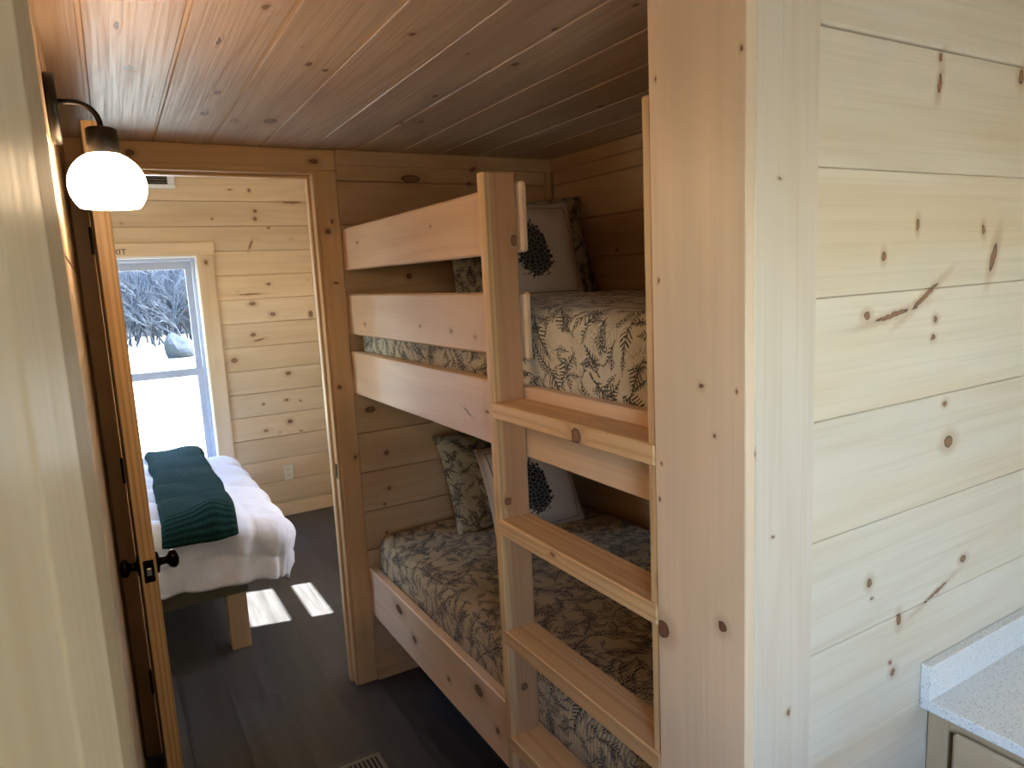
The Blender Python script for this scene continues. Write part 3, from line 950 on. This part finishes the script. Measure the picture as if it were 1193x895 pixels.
box('latch_bolt', 0.035, 0.047, DY0 - 0.009, DY0, LZ - 0.010, LZ + 0.010, m_steel, dr, 'z', 0.002, 'steel latch bolt')
kprof = [(0.0, 0.0), (0.031, 0.0), (0.033, 0.003), (0.031, 0.008), (0.016, 0.011), (0.012, 0.014), (0.011, 0.028), (0.014, 0.033), (0.023, 0.038), (0.027, 0.046), (0.027, 0.054), (0.022, 0.061), (0.012, 0.065), (0.0, 0.066)]
org = Vector(dr['_org'])
kp = [(r * 0.92, z * 0.88) for r, z in kprof]
k1 = lathe('knob', kp, m_bronze, dr, Vector((DX1, DY0 + 0.06, LZ)) - org, 24, (0, math.pi / 2, 0), False)
k1['label'] = 'dark bronze door knob'
kp2 = [(r * 0.92, z * 0.72) for r, z in kprof]
k2 = lathe('knob', kp2, m_bronze, dr, Vector((DX0, DY0 + 0.06, LZ)) - org, 24, (0, -math.pi / 2, 0), False)
k2['label'] = 'dark bronze door knob'

# ------------------------------------------------------------------ wall sconce
LX, LY, LZc = 0.046, 1.47, 1.882
sc_ = root('wall_sconce', (XL, LY, 2.0))
tag(sc_, 'black gooseneck wall lamp with lit white opal globe on the left wall', 'lamp')
so = Vector(sc_['_org'])
lathe('backplate', [(0.0, 0.0), (0.056, 0.0), (0.058, 0.003), (0.058, 0.014), (0.055, 0.0165), (0.0, 0.017)], m_black, sc_, Vector((XL, LY, 2.000)) - so, 32, (0, math.pi / 2, 0), False)
arm = [(XL + 0.015, LY, 2.012), (XL + 0.03, LY, 2.013)]
for i in range(9):
    a = math.pi / 2 * i / 8
    arm.append((LX - 0.036 + 0.036 * math.sin(a), LY, 2.013 - 0.036 * (1 - math.cos(a))))
arm.append((LX, LY, 1.965))
tube('arm', [Vector(p) - so for p in arm], 0.0048, m_black, sc_)
lathe('socket_cup', [(0.0, 0.044), (0.022, 0.044), (0.025, 0.041), (0.0265, 0.0), (0.024, -0.003), (0.0, -0.003)], m_black, sc_, Vector((LX, LY, 1.928)) - so, 24, (0, 0, 0), False)
R_ = 0.0625
prof = []
for i in range(19):
    a = math.radians(26 + (130 - 26) * i / 18)
    prof.append((R_ * math.sin(a), R_ * 0.95 * math.cos(a)))
prof = prof[::-1]
prof = [(0.0, prof[0][1] + 0.004), (prof[0][0] - 0.004, prof[0][1] + 0.003)] + prof + [(0.0, prof[-1][1] + 0.002)]
lathe('globe_shade', prof, m_shade, sc_, Vector((LX, LY, LZc - 0.008)) - so, 40, (0, 0, 0), False)['label'] = 'glowing white opal glass globe'

# ------------------------------------------------------------------ bunk bed
bk = root('bunk_bed', (0.86, 1.8, 0))
tag(bk, 'built-in pine bunk bed with guard rails and plank ladder', 'bunk bed')
XT, XRL = 0.772, 0.857
PY0, PY1 = 1.413, 1.443
treads = [1.393, 1.109, 0.825, 0.541, 0.257]
box('post', XT, XRL - 0.002, PY0, PY1, 0.0, 1.913, m_post, bk, 'z', 0.003)
box('post', XT + 0.004, XRL - 0.002, 0.868, 0.890, 0.0, 1.949, m_post, bk, 'z', 0.003)
for z in treads:
    box('ladder_tread', XT - 0.002, XRL - 0.001, 0.862 + 0.006, PY0 + 0.012, z - 0.038, z, m_tread, bk, 'y', 0.0025)
for (a, b, y0, th) in ((1.735, 1.895, 1.404, 0.020), (1.484, 1.643, 1.404, 0.020)):
    box('guard_rail', XRL + 0.004, XRL + 0.004 + th, y0, YD + 0.001, a, b, m_rail, bk, 'y', 0.006)
box('side_rail', XRL, XRL + 0.034, 0.868, YD + 0.001, 1.247, 1.419, m_rail, bk, 'y', 0.004)
box('side_rail', XRL, XRL + 0.034, 0.868, YD + 0.001, 0.300, 0.506, m_rail, bk, 'y', 0.004)
for z in (1.275, 0.345):
    box('platform', XRL + 0.036, XR - 0.002, 0.816, YD + 0.002, z, z + 0.015, m_trim, bk, 'y', 0.001)
    for y in (0.9, 1.35, 1.8, 2.25, 2.68):
        box('slat', XRL + 0.036, XR - 0.002, y - 0.035, y + 0.035, z - 0.036, z - 0.001, m_trim, bk, 'x', 0.001)


def fold(a, b, x0, x1, y0, y1, zt, r, zmin, flare=0.0, pw=2.0):
    cx_ = min(max(a, x0 + r), x1 - r)
    cy_ = min(max(b, y0 + r), y1 - r)
    dx, dy = a - cx_, b - cy_
    d = math.hypot(dx, dy)
    if d < 1e-9:
        return Vector((a, b, zt)), Vector((0, 0, 1))
    nx, ny = dx / d, dy / d
    d = (abs(dx) ** pw + abs(dy) ** pw) ** (1 / pw)
    if d < r * math.pi / 2:
        t = d / r
        return Vector((cx_ + nx * r * math.sin(t), cy_ + ny * r * math.sin(t), zt - r + r * math.cos(t))), Vector((nx * math.sin(t), ny * math.sin(t), math.cos(t)))
    e = d - r * math.pi / 2
    z = max(zt - r - e, zmin)
    return Vector((cx_ + nx * (r + flare * e), cy_ + ny * (r + flare * e), z)), Vector((nx, ny, 0))


def sheet(name, a0, a1, b0, b1, na, nb, f, mat, uvo=(0, 0), thick=0.0):
    verts, faces, uvs = [], [], []
    for i in range(na + 1):
        a = a0 + (a1 - a0) * i / na
        for j in range(nb + 1):
            b = b0 + (b1 - b0) * j / nb
            verts.append(tuple(f(a, b)))
            uvs.append((a + uvo[0], b + uvo[1]))
    n = nb + 1
    for i in range(na):
        for j in range(nb):
            faces.append((i * n + j, (i + 1) * n + j, (i + 1) * n + j + 1, i * n + j + 1))
    o = from_data(name, verts, faces, mat, None, True, uvs=uvs)
    if thick:
        md = o.modifiers.new('thickness', 'SOLIDIFY')
        md.thickness = thick
        md.offset = -1
    return o


def quilt(zt, zmin, xf, mat, uvo, seed, amp=0.006):
    def f(a, b):
        p, n = fold(a, b, xf, XR - 0.012, 0.825, YD - 0.012, zt, 0.055, zmin)
        q = Vector((a * 3.1 + seed, b * 3.1, 0.3))
        h = noise.noise(q) * 0.012 + noise.noise(q * 4.3) * amp
        if n.z < 0.5:
            h = min(h, 0.004) * 0.6
        p = p + n * h
        p.x = max(p.x, xf - 0.006)
        p.z = max(p.z, zmin)
        return p
    drop = zt - zmin + 0.035
    return sheet('quilt', xf - drop + 0.02, XR + 0.05, 0.825 - 0.08, YD + 0.08, 60, 120, f, mat, uvo)


qu = quilt(1.602, 1.292, 0.892, m_toile, (0, 0), 1.0)
tag(qu, 'cream quilt with dark pine sprig print on the upper bunk', 'quilt')
ql = quilt(0.645, 0.362, 0.893, m_toile_rib, (4.3, 2.2), 5.0)
tag(ql, 'tan quilt with dark pine sprig print on the lower bunk', 'quilt')


# ------------------------------------------------------------------ pillows
def pillow(name, w, h, t, mat, loc, lean, yaw, roll, seed, flange=0.10, uvo=(0, 0), n=30):
    verts, faces, uvs = [], [], []

    def prof(s):
        s = min(abs(s) / (1 - flange), 1.0)
        return (1 - s ** 3.2)
    idx = {}
    for side in (1, -1):
        for i in range(n + 1):
            for j in range(n + 1):
                if side == -1 and (i in (0, n) or j in (0, n)):
                    idx[(side, i, j)] = idx[(1, i, j)]
                    continue
                u, v = -1 + 2 * i / n, -1 + 2 * j / n
                x = w / 2 * u * (1 - 0.055 * (1 - v * v) * u * u)
                y = h / 2 * v * (1 - 0.055 * (1 - u * u) * v * v)
                th = t / 2 * max(prof(u) * prof(v), 0) ** 0.55
                wv = noise.noise(Vector((u * 2.2 + seed, v * 2.2, side * 3.0)))
                z = side * (th * (1 + 0.16 * wv) + 0.0025) + 0.010 * noise.noise(Vector((u * 1.5, v * 1.5, seed)))
                y -= 0.03 * th / t * (1 - v) * 0.5
                idx[(side, i, j)] = len(verts)
                verts.append((x, y, z))
                uvs.append((w / 2 * u + uvo[0], h / 2 * v + uvo[1]))
        for i in range(n):
            for j in range(n):
                q = (idx[(side, i, j)], idx[(side, i + 1, j)], idx[(side, i + 1, j + 1)], idx[(side, i, j + 1)])
                faces.append(q if side == 1 else q[::-1])
    o = from_data(name, verts, faces, mat, None, True, uvs=uvs)
    R = Matrix.Rotation(yaw, 4, 'Z') @ Matrix.Rotation(math.pi / 2 - lean, 4, 'X') @ Matrix.Rotation(roll, 4, 'Z')
    R.translation = Vector(loc)
    o.matrix_world = R
    return o


D2R = math.radians
p1 = pillow('pillow_sham', 0.64, 0.42, 0.15, m_sham, (1.525, 2.50, 1.785), D2R(16), D2R(-8), D2R(3), 1.0, 0.05, (1.3, 0.4))
tag(p1, 'pine print pillow sham standing against the upper bunk wall', 'pillow', 'sprig print shams')
p2 = pillow('throw_pillow', 0.42, 0.40, 0.13, m_cone, (1.475, 2.350, 1.772), D2R(16), D2R(-6), D2R(1), 2.0, 0.10)
tag(p2, 'beige pillow with black pine cone on the upper bunk', 'pillow', 'pine cone pillows')
p3 = pillow('pillow_sham', 0.66, 0.44, 0.15, m_sham, (1.475, 2.60, 0.845), D2R(16), D2R(6), D2R(3), 3.0, 0.05, (5.1, 2.6))
tag(p3, 'pine print pillow sham leaning at the end of the lower bunk', 'pillow', 'sprig print shams')
p4 = pillow('throw_pillow', 0.42, 0.40, 0.14, m_cone, (1.485, 2.440, 0.81), D2R(20), D2R(-6), D2R(4), 4.0, 0.10)
tag(p4, 'beige pillow with black pine cone on the lower bunk', 'pillow', 'pine cone pillows')

# ------------------------------------------------------------------ bedroom: bed, comforter, throw
BX0, BX1, BY0, BY1 = -1.45, 0.468, 3.372, 4.90
bd = root('bed_frame', ((BX0 + BX1) / 2, (BY0 + BY1) / 2, 0))
tag(bd, 'low wooden bed frame under the white comforter in the bedroom', 'bed')
box('side_rail', BX0, BX1, BY0 + 0.005, BY0 + 0.043, 0.27, 0.362, m_bedwood, bd, 'x', 0.003)
box('side_rail', BX0, BX1, BY1 - 0.043, BY1 - 0.005, 0.27, 0.362, m_bedwood, bd, 'x', 0.003)
box('foot_rail', BX1 - 0.038, BX1, BY0 + 0.044, BY1 - 0.044, 0.27, 0.362, m_bedwood, bd, 'y', 0.003)
box('head_rail', BX0, BX0 + 0.038, BY0 + 0.044, BY1 - 0.044, 0.27, 0.362, m_bedwood, bd, 'y', 0.003)
for x in (BX0 + 0.02, -0.55, 0.370):
    for y in (BY0 + 0.0, BY1 - 0.086):
        box('leg', x, x + 0.086, y + 0.0, y + 0.086, 0.0, 0.272, m_leg, bd, 'z', 0.003)
for i in range(12):
    x = BX0 + 0.06 + i * 0.155
    box('slat', x, x + 0.09, BY0 + 0.045, BY1 - 0.045, 0.345, 0.362, m_leg, bd, 'y', 0.002)
mt_ = box('mattress', BX0 + 0.02, BX1 - 0.02, BY0 + 0.03, BY1 - 0.03, 0.363, 0.585, m_white, None, 'x', 0.03)
tag(mt_, 'thick white mattress hidden beneath the comforter', 'mattress')

CX0, CX1, CY0, CY1, CZ = BX0 + 0.15, BX1 + 0.215, BY0 - 0.035, BY1 + 0.03, 0.648


def comf(a, b):
    p, n = fold(a, b, CX0 - 2, CX1, CY0, CY1, CZ, 0.075, 0.1, 0.0, 6.0)
    e = max(0.0, CZ - 0.075 - p.z)
    s = 0.30
    u, v = (a - CX1 - 0.13) / s, (b - CY0 + 0.12) / s
    pu = abs(math.sin(math.pi * u)) ** 0.55 * abs(math.sin(math.pi * v)) ** 0.55
    h = 0.036 * pu + 0.010 * noise.noise(Vector((a * 5, b * 5, 1.0))) + 0.006 * noise.noise(Vector((a * 14, b * 14, 2.0)))
    nz = 1 - n.z
    # short puckers where the hanging cloth is stitched
    st = math.exp(-(((b - CY0 + 0.12) if abs(n.y) > abs(n.x) else (a - CX1 - 0.13)) / 0.05) ** 2)
    along = a if abs(n.y) > abs(n.x) else b
    cr = max(0.0, 1 - 2.2 * abs(n.x * n.y))
    nz *= cr
    h = h * cr + 0.022 * (1 - cr)
    h += nz * (0.012 * st + 0.05 * e) * math.sin(along * 47 + 2.0 * math.sin(along * 9))
    p = p + n * h
    g = min(1.0, max(0.0, (p.x - 0.36) / 0.30))
    p.z -= 0.085 * g * g * (3 - 2 * g) * max(0.0, 1 - e / 0.2)
    p.x -= 0.10 * e
    f = min(1.0, max(0.0, (p.x + 0.2) / 0.8))
    p.z -= 0.26 * e * f
    return p


cf = sheet('comforter', CX0, CX1 + 0.215, CY0 - 0.235, CY1 + 0.24, 190, 180, comf, m_comf, (0, 0), 0.022)
tag(cf, 'puffy white quilted comforter hanging over the bed', 'comforter')

TX0, TX1 = 0.135, 0.455


def throw(a, b):
    w = (a - TX0) / (TX1 - TX0)
    t = (b - (CY0 - 0.03)) / (CY1 - CY0)
    wob = 0.022 * noise.noise(Vector((b * 3.2, w * 1.2, 7.0)))
    aa = a + wob + 0.05 * t * 0.6
    p, n = fold(aa, b, CX0 - 2, CX1, CY0, CY1, CZ + 0.002, 0.075, 0.3)
    u, v = (aa - CX1 + 0.05) / 0.30, (b - CY0 - 0.045) / 0.30
    pu = abs(math.sin(math.pi * u)) ** 0.6 * abs(math.sin(math.pi * v)) ** 0.6
    edge = min(1.0, min(w, 1 - w) / 0.08)
    end = min(1.0, max(0.0, (b - (CY0 - 0.05)) / 0.05))
    h = 0.030 * pu * 0.4 + 0.022 + 0.030 * math.sqrt(max(edge, 0)) + 0.018 * noise.noise(Vector((aa * 6, b * 4, 3.0)))
    h += 0.045 * math.exp(-((w - 0.68) / 0.17) ** 2) * math.exp(-((b - CY0) / 0.12) ** 2)
    return p + n * h


th = sheet('throw_blanket', TX0, TX1, CY0 - 0.035, CY1 - 0.02, 36, 130, throw, m_knit, (0, 0), 0.03)
tag(th, 'dark green ribbed knit throw laid across the foot of the bed', 'blanket')

# unseen bedroom lamp, added to brighten the near side of the comforter
m_disc = make_shade(24.0)
m_disc.name = 'fill_light_disc'
m_disc.node_tree.nodes['Principled BSDF'].inputs['Emission Color'].default_value = (1.0, 0.90, 0.80, 1)
cl = root('fill_light', (0.55, 3.12, ZH))
tag(cl, 'unseen round fill light added on the bedroom ceiling to brighten the comforter', 'lamp')
lathe('rim', [(0.0, 0.0), (0.16, 0.0), (0.165, -0.01), (0.165, -0.03), (0.15, -0.034), (0.0, -0.034)], m_white, cl, (0, 0, -0.001), 32, (0, 0, 0), False)
lathe('diffuser', [(0.0, 0.0), (0.148, 0.0), (0.14, -0.02), (0.10, -0.035), (0.0, -0.042)], m_disc, cl, (0, 0, -0.0355), 32, (0, 0, 0), False)

# outlet and vent on the bedroom window wall
ot = root('wall_outlet', (1.094, YF, 0.325))
tag(ot, 'ivory electrical outlet low on the bedroom wall right of the bed', 'outlet')
box('cover_plate', 1.059, 1.129, YF - 0.006, YF, 0.268, 0.382, m_ivory, ot, 'z', 0.002)
for z in (0.303, 0.347):
    s_ = box('socket', 1.077, 1.111, YF - 0.008, YF - 0.006, z - 0.014, z + 0.014, m_ivory, ot, 'z', 0.001)
    for x in (1.087, 1.099):
        sl = box('slot', x - 0.0015, x + 0.0015, YF - 0.0086, YF - 0.008, z - 0.004, z + 0.006, m_slot, None, 'z', 0)
        sl.parent = s_
        sl.matrix_parent_inverse = (Matrix.Translation(Vector((1.094, YF - 0.007, z))) @ Matrix.Rotation(-math.pi / 2, 4, 'Y')).inverted()

vt = root('wall_vent', (0.36, YF, 2.38))
tag(vt, 'white wall vent with dark louvre high above the bedroom window', 'vent')
vx0, vx1, vz0, vz1 = 0.17, 0.552, 2.36, 2.475
box('back', vx0 + 0.03, vx1 - 0.03, YF - 0.004, YF - 0.001, vz0 + 0.02, vz1 - 0.02, m_slot, vt, 'x', 0)
box('frame', vx0, vx1, YF - 0.014, YF, vz0, vz0 + 0.028, m_white, vt, 'x', 0.003)
box('frame', vx0, vx1, YF - 0.014, YF, vz1 - 0.028, vz1, m_white, vt, 'x', 0.003)
box('frame', vx0, vx0 + 0.045, YF - 0.014, YF, vz0 + 0.028, vz1 - 0.028, m_white, vt, 'z', 0.003)
box('frame', vx1 - 0.045, vx1, YF - 0.014, YF, vz0 + 0.028, vz1 - 0.028, m_white, vt, 'z', 0.003)
for i in range(3):
    z = vz0 + 0.040 + i * 0.017
    box('slat', vx0 + 0.046, vx1 - 0.046, YF - 0.011, YF - 0.006, z - 0.002, z + 0.002, m_reg, vt, 'x', 0)

# floor register in the hall
fr_ = root('floor_register', (0.56, 2.2, 0))
tag(fr_, 'metal floor register with slots in the dark hall floor', 'vent')
rx0, rx1, ry0, ry1 = 0.425, 0.693, 2.125, 2.283
box('back', rx0 + 0.012, rx1 - 0.012, ry0 + 0.012, ry1 - 0.012, 0.0005, 0.0015, m_slot, fr_, 'x', 0)
box('frame', rx0, rx1, ry1 - 0.014, ry1, 0.0, 0.005, m_reg, fr_, 'x', 0.0015)
box('frame', rx0, rx1, ry0, ry0 + 0.014, 0.0, 0.005, m_reg, fr_, 'x', 0.0015)
box('frame', rx0, rx0 + 0.014, ry0 + 0.014, ry1 - 0.014, 0.0, 0.005, m_reg, fr_, 'y', 0.0015)
box('frame', rx1 - 0.014, rx1, ry0 + 0.014, ry1 - 0.014, 0.0, 0.005, m_reg, fr_, 'y', 0.0015)
for i in range(15):
    x = rx0 + 0.026 + i * 0.0155
    box('slat', x - 0.003, x + 0.003, ry0 + 0.014, ry1 - 0.014, 0.001, 0.0035, m_reg, fr_, 'y', 0)

# ------------------------------------------------------------------ kitchen counter
KZ = 0.842
KX = 1.278
ct = root('countertop', (1.57, -0.6, KZ - 0.02))
tag(ct, 'white speckled quartz countertop with low upstand by the plank wall', 'countertop')
box('slab', KX, XR - 0.001, -1.9, 0.696, KZ - 0.022, KZ, m_quartz, ct, 'y', 0.002)
box('backsplash', KX, XR - 0.021, 0.6765, 0.6965, KZ, KZ + 0.070, m_quartz, ct, 'x', 0.0015)
box('backsplash', XR - 0.0205, XR - 0.001, -1.9, 0.6965, KZ, KZ + 0.070, m_quartz, ct, 'y', 0.0015)

cb = root('base_cabinet', (1.58, 0.3, 0))
tag(cb, 'brown wooden base cabinet under the quartz counter', 'cabinet')
FX = KX + 0.028
box('body', FX + 0.02, XR - 0.002, -0.10, 0.694, 0.10, KZ - 0.024, m_cab, cb, 'y', 0.001)
box('toe_kick', FX + 0.08, XR - 0.002, -0.10, 0.694, 0.0, 0.099, m_cab, cb, 'y', 0.001)
box('face_frame', FX, FX + 0.0195, 0.655, 0.694, 0.10, KZ - 0.024, m_cab, cb, 'z', 0.001)
box('face_frame', FX, FX + 0.0195, -0.10, 0.654, KZ - 0.06, KZ - 0.024, m_cab, cb, 'y', 0.001)
box('face_frame', FX, FX + 0.0195, -0.10, 0.654, 0.10, 0.14, m_cab, cb, 'y', 0.001)


def shaker(nm, y0, y1, z0, z1, par):
    d = box(nm, FX - 0.012, FX - 0.001, y0, y1, z0, z1, m_cab, par, 'y', 0.001)
    return d


dw = box('drawer_front', FX - 0.019, FX - 0.001, 0.17, 0.640, 0.645, KZ - 0.048, m_cab, cb, 'y', 0.006)
dd = box('door', FX - 0.019, FX - 0.001, 0.17, 0.640, 0.125, 0.632, m_cab, cb, 'z', 0.006)
dw2 = box('drawer_front', FX - 0.019, FX - 0.001, -0.09, 0.155, 0.645, KZ - 0.048, m_cab, cb, 'y', 0.006)
dd2 = box('door', FX - 0.019, FX - 0.001, -0.09, 0.155, 0.125, 0.632, m_cab, cb, 'z', 0.006)
cb2 = root('base_cabinet', (1.58, -1.0, 0))
tag(cb2, 'base cabinet further along the counter behind the viewer', 'cabinet')
box('body', FX + 0.02, XR - 0.002, -1.88, -0.102, 0.10, KZ - 0.024, m_cab, cb2, 'y', 0.001)
box('door', FX - 0.001, FX + 0.0195, -1.0, -0.11, 0.125, 0.78, m_cab, cb2, 'z', 0.003)
box('door', FX - 0.001, FX + 0.0195, -1.87, -1.01, 0.125, 0.78, m_cab, cb2, 'z', 0.003)

# ------------------------------------------------------------------ outdoors
def make_grass():
    mt, nt, bsdf = new_mat('dry_meadow')
    p = N(nt, 'ShaderNodeTexCoord').outputs['Object']
    n = NOISE(nt, p, 3.0, 5.0, 0.7)
    f = NOISE(nt, p, 0.3, 3.0)
    c = MIX(nt, SS(nt, n, 0.3, 0.7), (0.33, 0.29, 0.20, 1), (0.50, 0.46, 0.36, 1))
    c = MIX(nt, SS(nt, f, 0.5, 0.7), c, (0.30, 0.32, 0.16, 1))
    put(nt, bsdf.inputs['Base Color'], c)
    bsdf.inputs['Roughness'].default_value = 0.95
    return mt


m_grass = make_grass()
m_bark = plain('grey_bark', (0.20, 0.19, 0.20), 0.9, 0, 0.4, 20)
m_twig = plain('grey_twigs', (0.028, 0.034, 0.044), 0.9, 0, 0.3, 20)
m_rock = plain('grey_rock', (0.018, 0.022, 0.028), 0.9, 0, 0.35, 3, 0.5)


for mm in (m_twig, m_rock):
    mm.node_tree.nodes['Principled BSDF'].inputs['Specular IOR Level'].default_value = 0.08


def ground_z(x, y):
    return -0.55 + 0.10 * noise.noise(Vector((x * 0.15, y * 0.15, 0))) + max(0.0, y - 36) * 0.10 + max(0, y - 55) * 0.35


m_litter = plain('forest_floor', (0.045, 0.05, 0.06), 0.95, 0, 0.6, 1.5)


def terrain(name, y0, y1, mat, label, ny):
    gv, gf = [], []
    nx = 36
    for i in range(nx + 1):
        for j in range(ny + 1):
            x = -30 + 70 * i / nx
            y = y0 + (y1 - y0) * j / ny
            gv.append((x, y, ground_z(x, y)))
    for i in range(nx):
        for j in range(ny):
            a = i * (ny + 1) + j
            gf.append((a, a + ny + 1, a + ny + 2, a + 1))
    g = from_data(name, gv, gf, mat, None, True)
    return tag(g, label, 'ground', None, 'structure')


terrain('ground', -20, 38, m_grass, 'sunlit dry meadow outside the bedroom window', 40)
terrain('hillside', 38, 100, m_litter, 'dim wooded hillside rising beyond the meadow', 40)


def thicket(seed, count):
    """Dense leafless brush: many fine stems, nobody could count them."""
    r = random.Random(seed)
    verts, faces = [], []

    def limb(p, d, ln, rad, depth):
        q = p + d * ln
        a = d.orthogonal().normalized()
        b = d.cross(a)
        s0 = len(verts)
        for (c, rr) in ((p, rad), (q, rad * 0.6)):
            for k in range(3):
                t = 2 * math.pi * k / 3
                verts.append(tuple(c + (a * math.cos(t) + b * math.sin(t)) * rr))
        for k in range(3):
            faces.append((s0 + k, s0 + (k + 1) % 3, s0 + 3 + (k + 1) % 3, s0 + 3 + k))
        if depth:
            for _ in range(4):
                nd = (d + Vector((r.uniform(-1, 1), r.uniform(-1, 1), r.uniform(-0.4, 0.7))) * 0.9).normalized()
                limb(p + d * ln * r.uniform(0.25, 1.0), nd, ln * r.uniform(0.5, 0.8), rad * 0.62, depth - 1)
    for i in range(count):
        x = -8 + 18 * ((i * 0.61803) % 1.0)
        y = 33 + 14 * i / count
        for _ in range(3):
            c = Vector((x + r.uniform(-0.5, 0.5), y + r.uniform(-0.5, 0.5), ground_z(x, y) - 0.1))
            limb(c, Vector((r.uniform(-0.5, 0.5), r.uniform(-0.5, 0.5), 1)).normalized(), r.uniform(1.0, 2.3), 0.05, 3)
    return verts, faces


wv, wf = thicket(5, 190)
wo = from_data('woods', wv, wf, m_twig)
tag(wo, 'speckled grey brush at the edge of the meadow, seen through the window', 'brush', None, 'stuff')

# boulder standing in the meadow
bm = bmesh.new()
bmesh.ops.create_icosphere(bm, subdivisions=3, radius=0.5)
for v in bm.verts:
    v.co *= 1 + 0.35 * noise.noise(v.co * 2.3)
    v.co.z *= 0.8 + 1.3 * max(0, -v.co.x)
me = bpy.data.meshes.new('boulder')
bm.to_mesh(me)
bm.free()
me.materials.append(m_rock)
bo = link('boulder', me, None, (2.42, 27.0, ground_z(2.42, 27.0) + 0.34))
tag(bo, 'pointed grey boulder in the meadow, seen through the window', 'rock')

for o in bpy.data.objects:
    if '_org' in o:
        del o['_org']
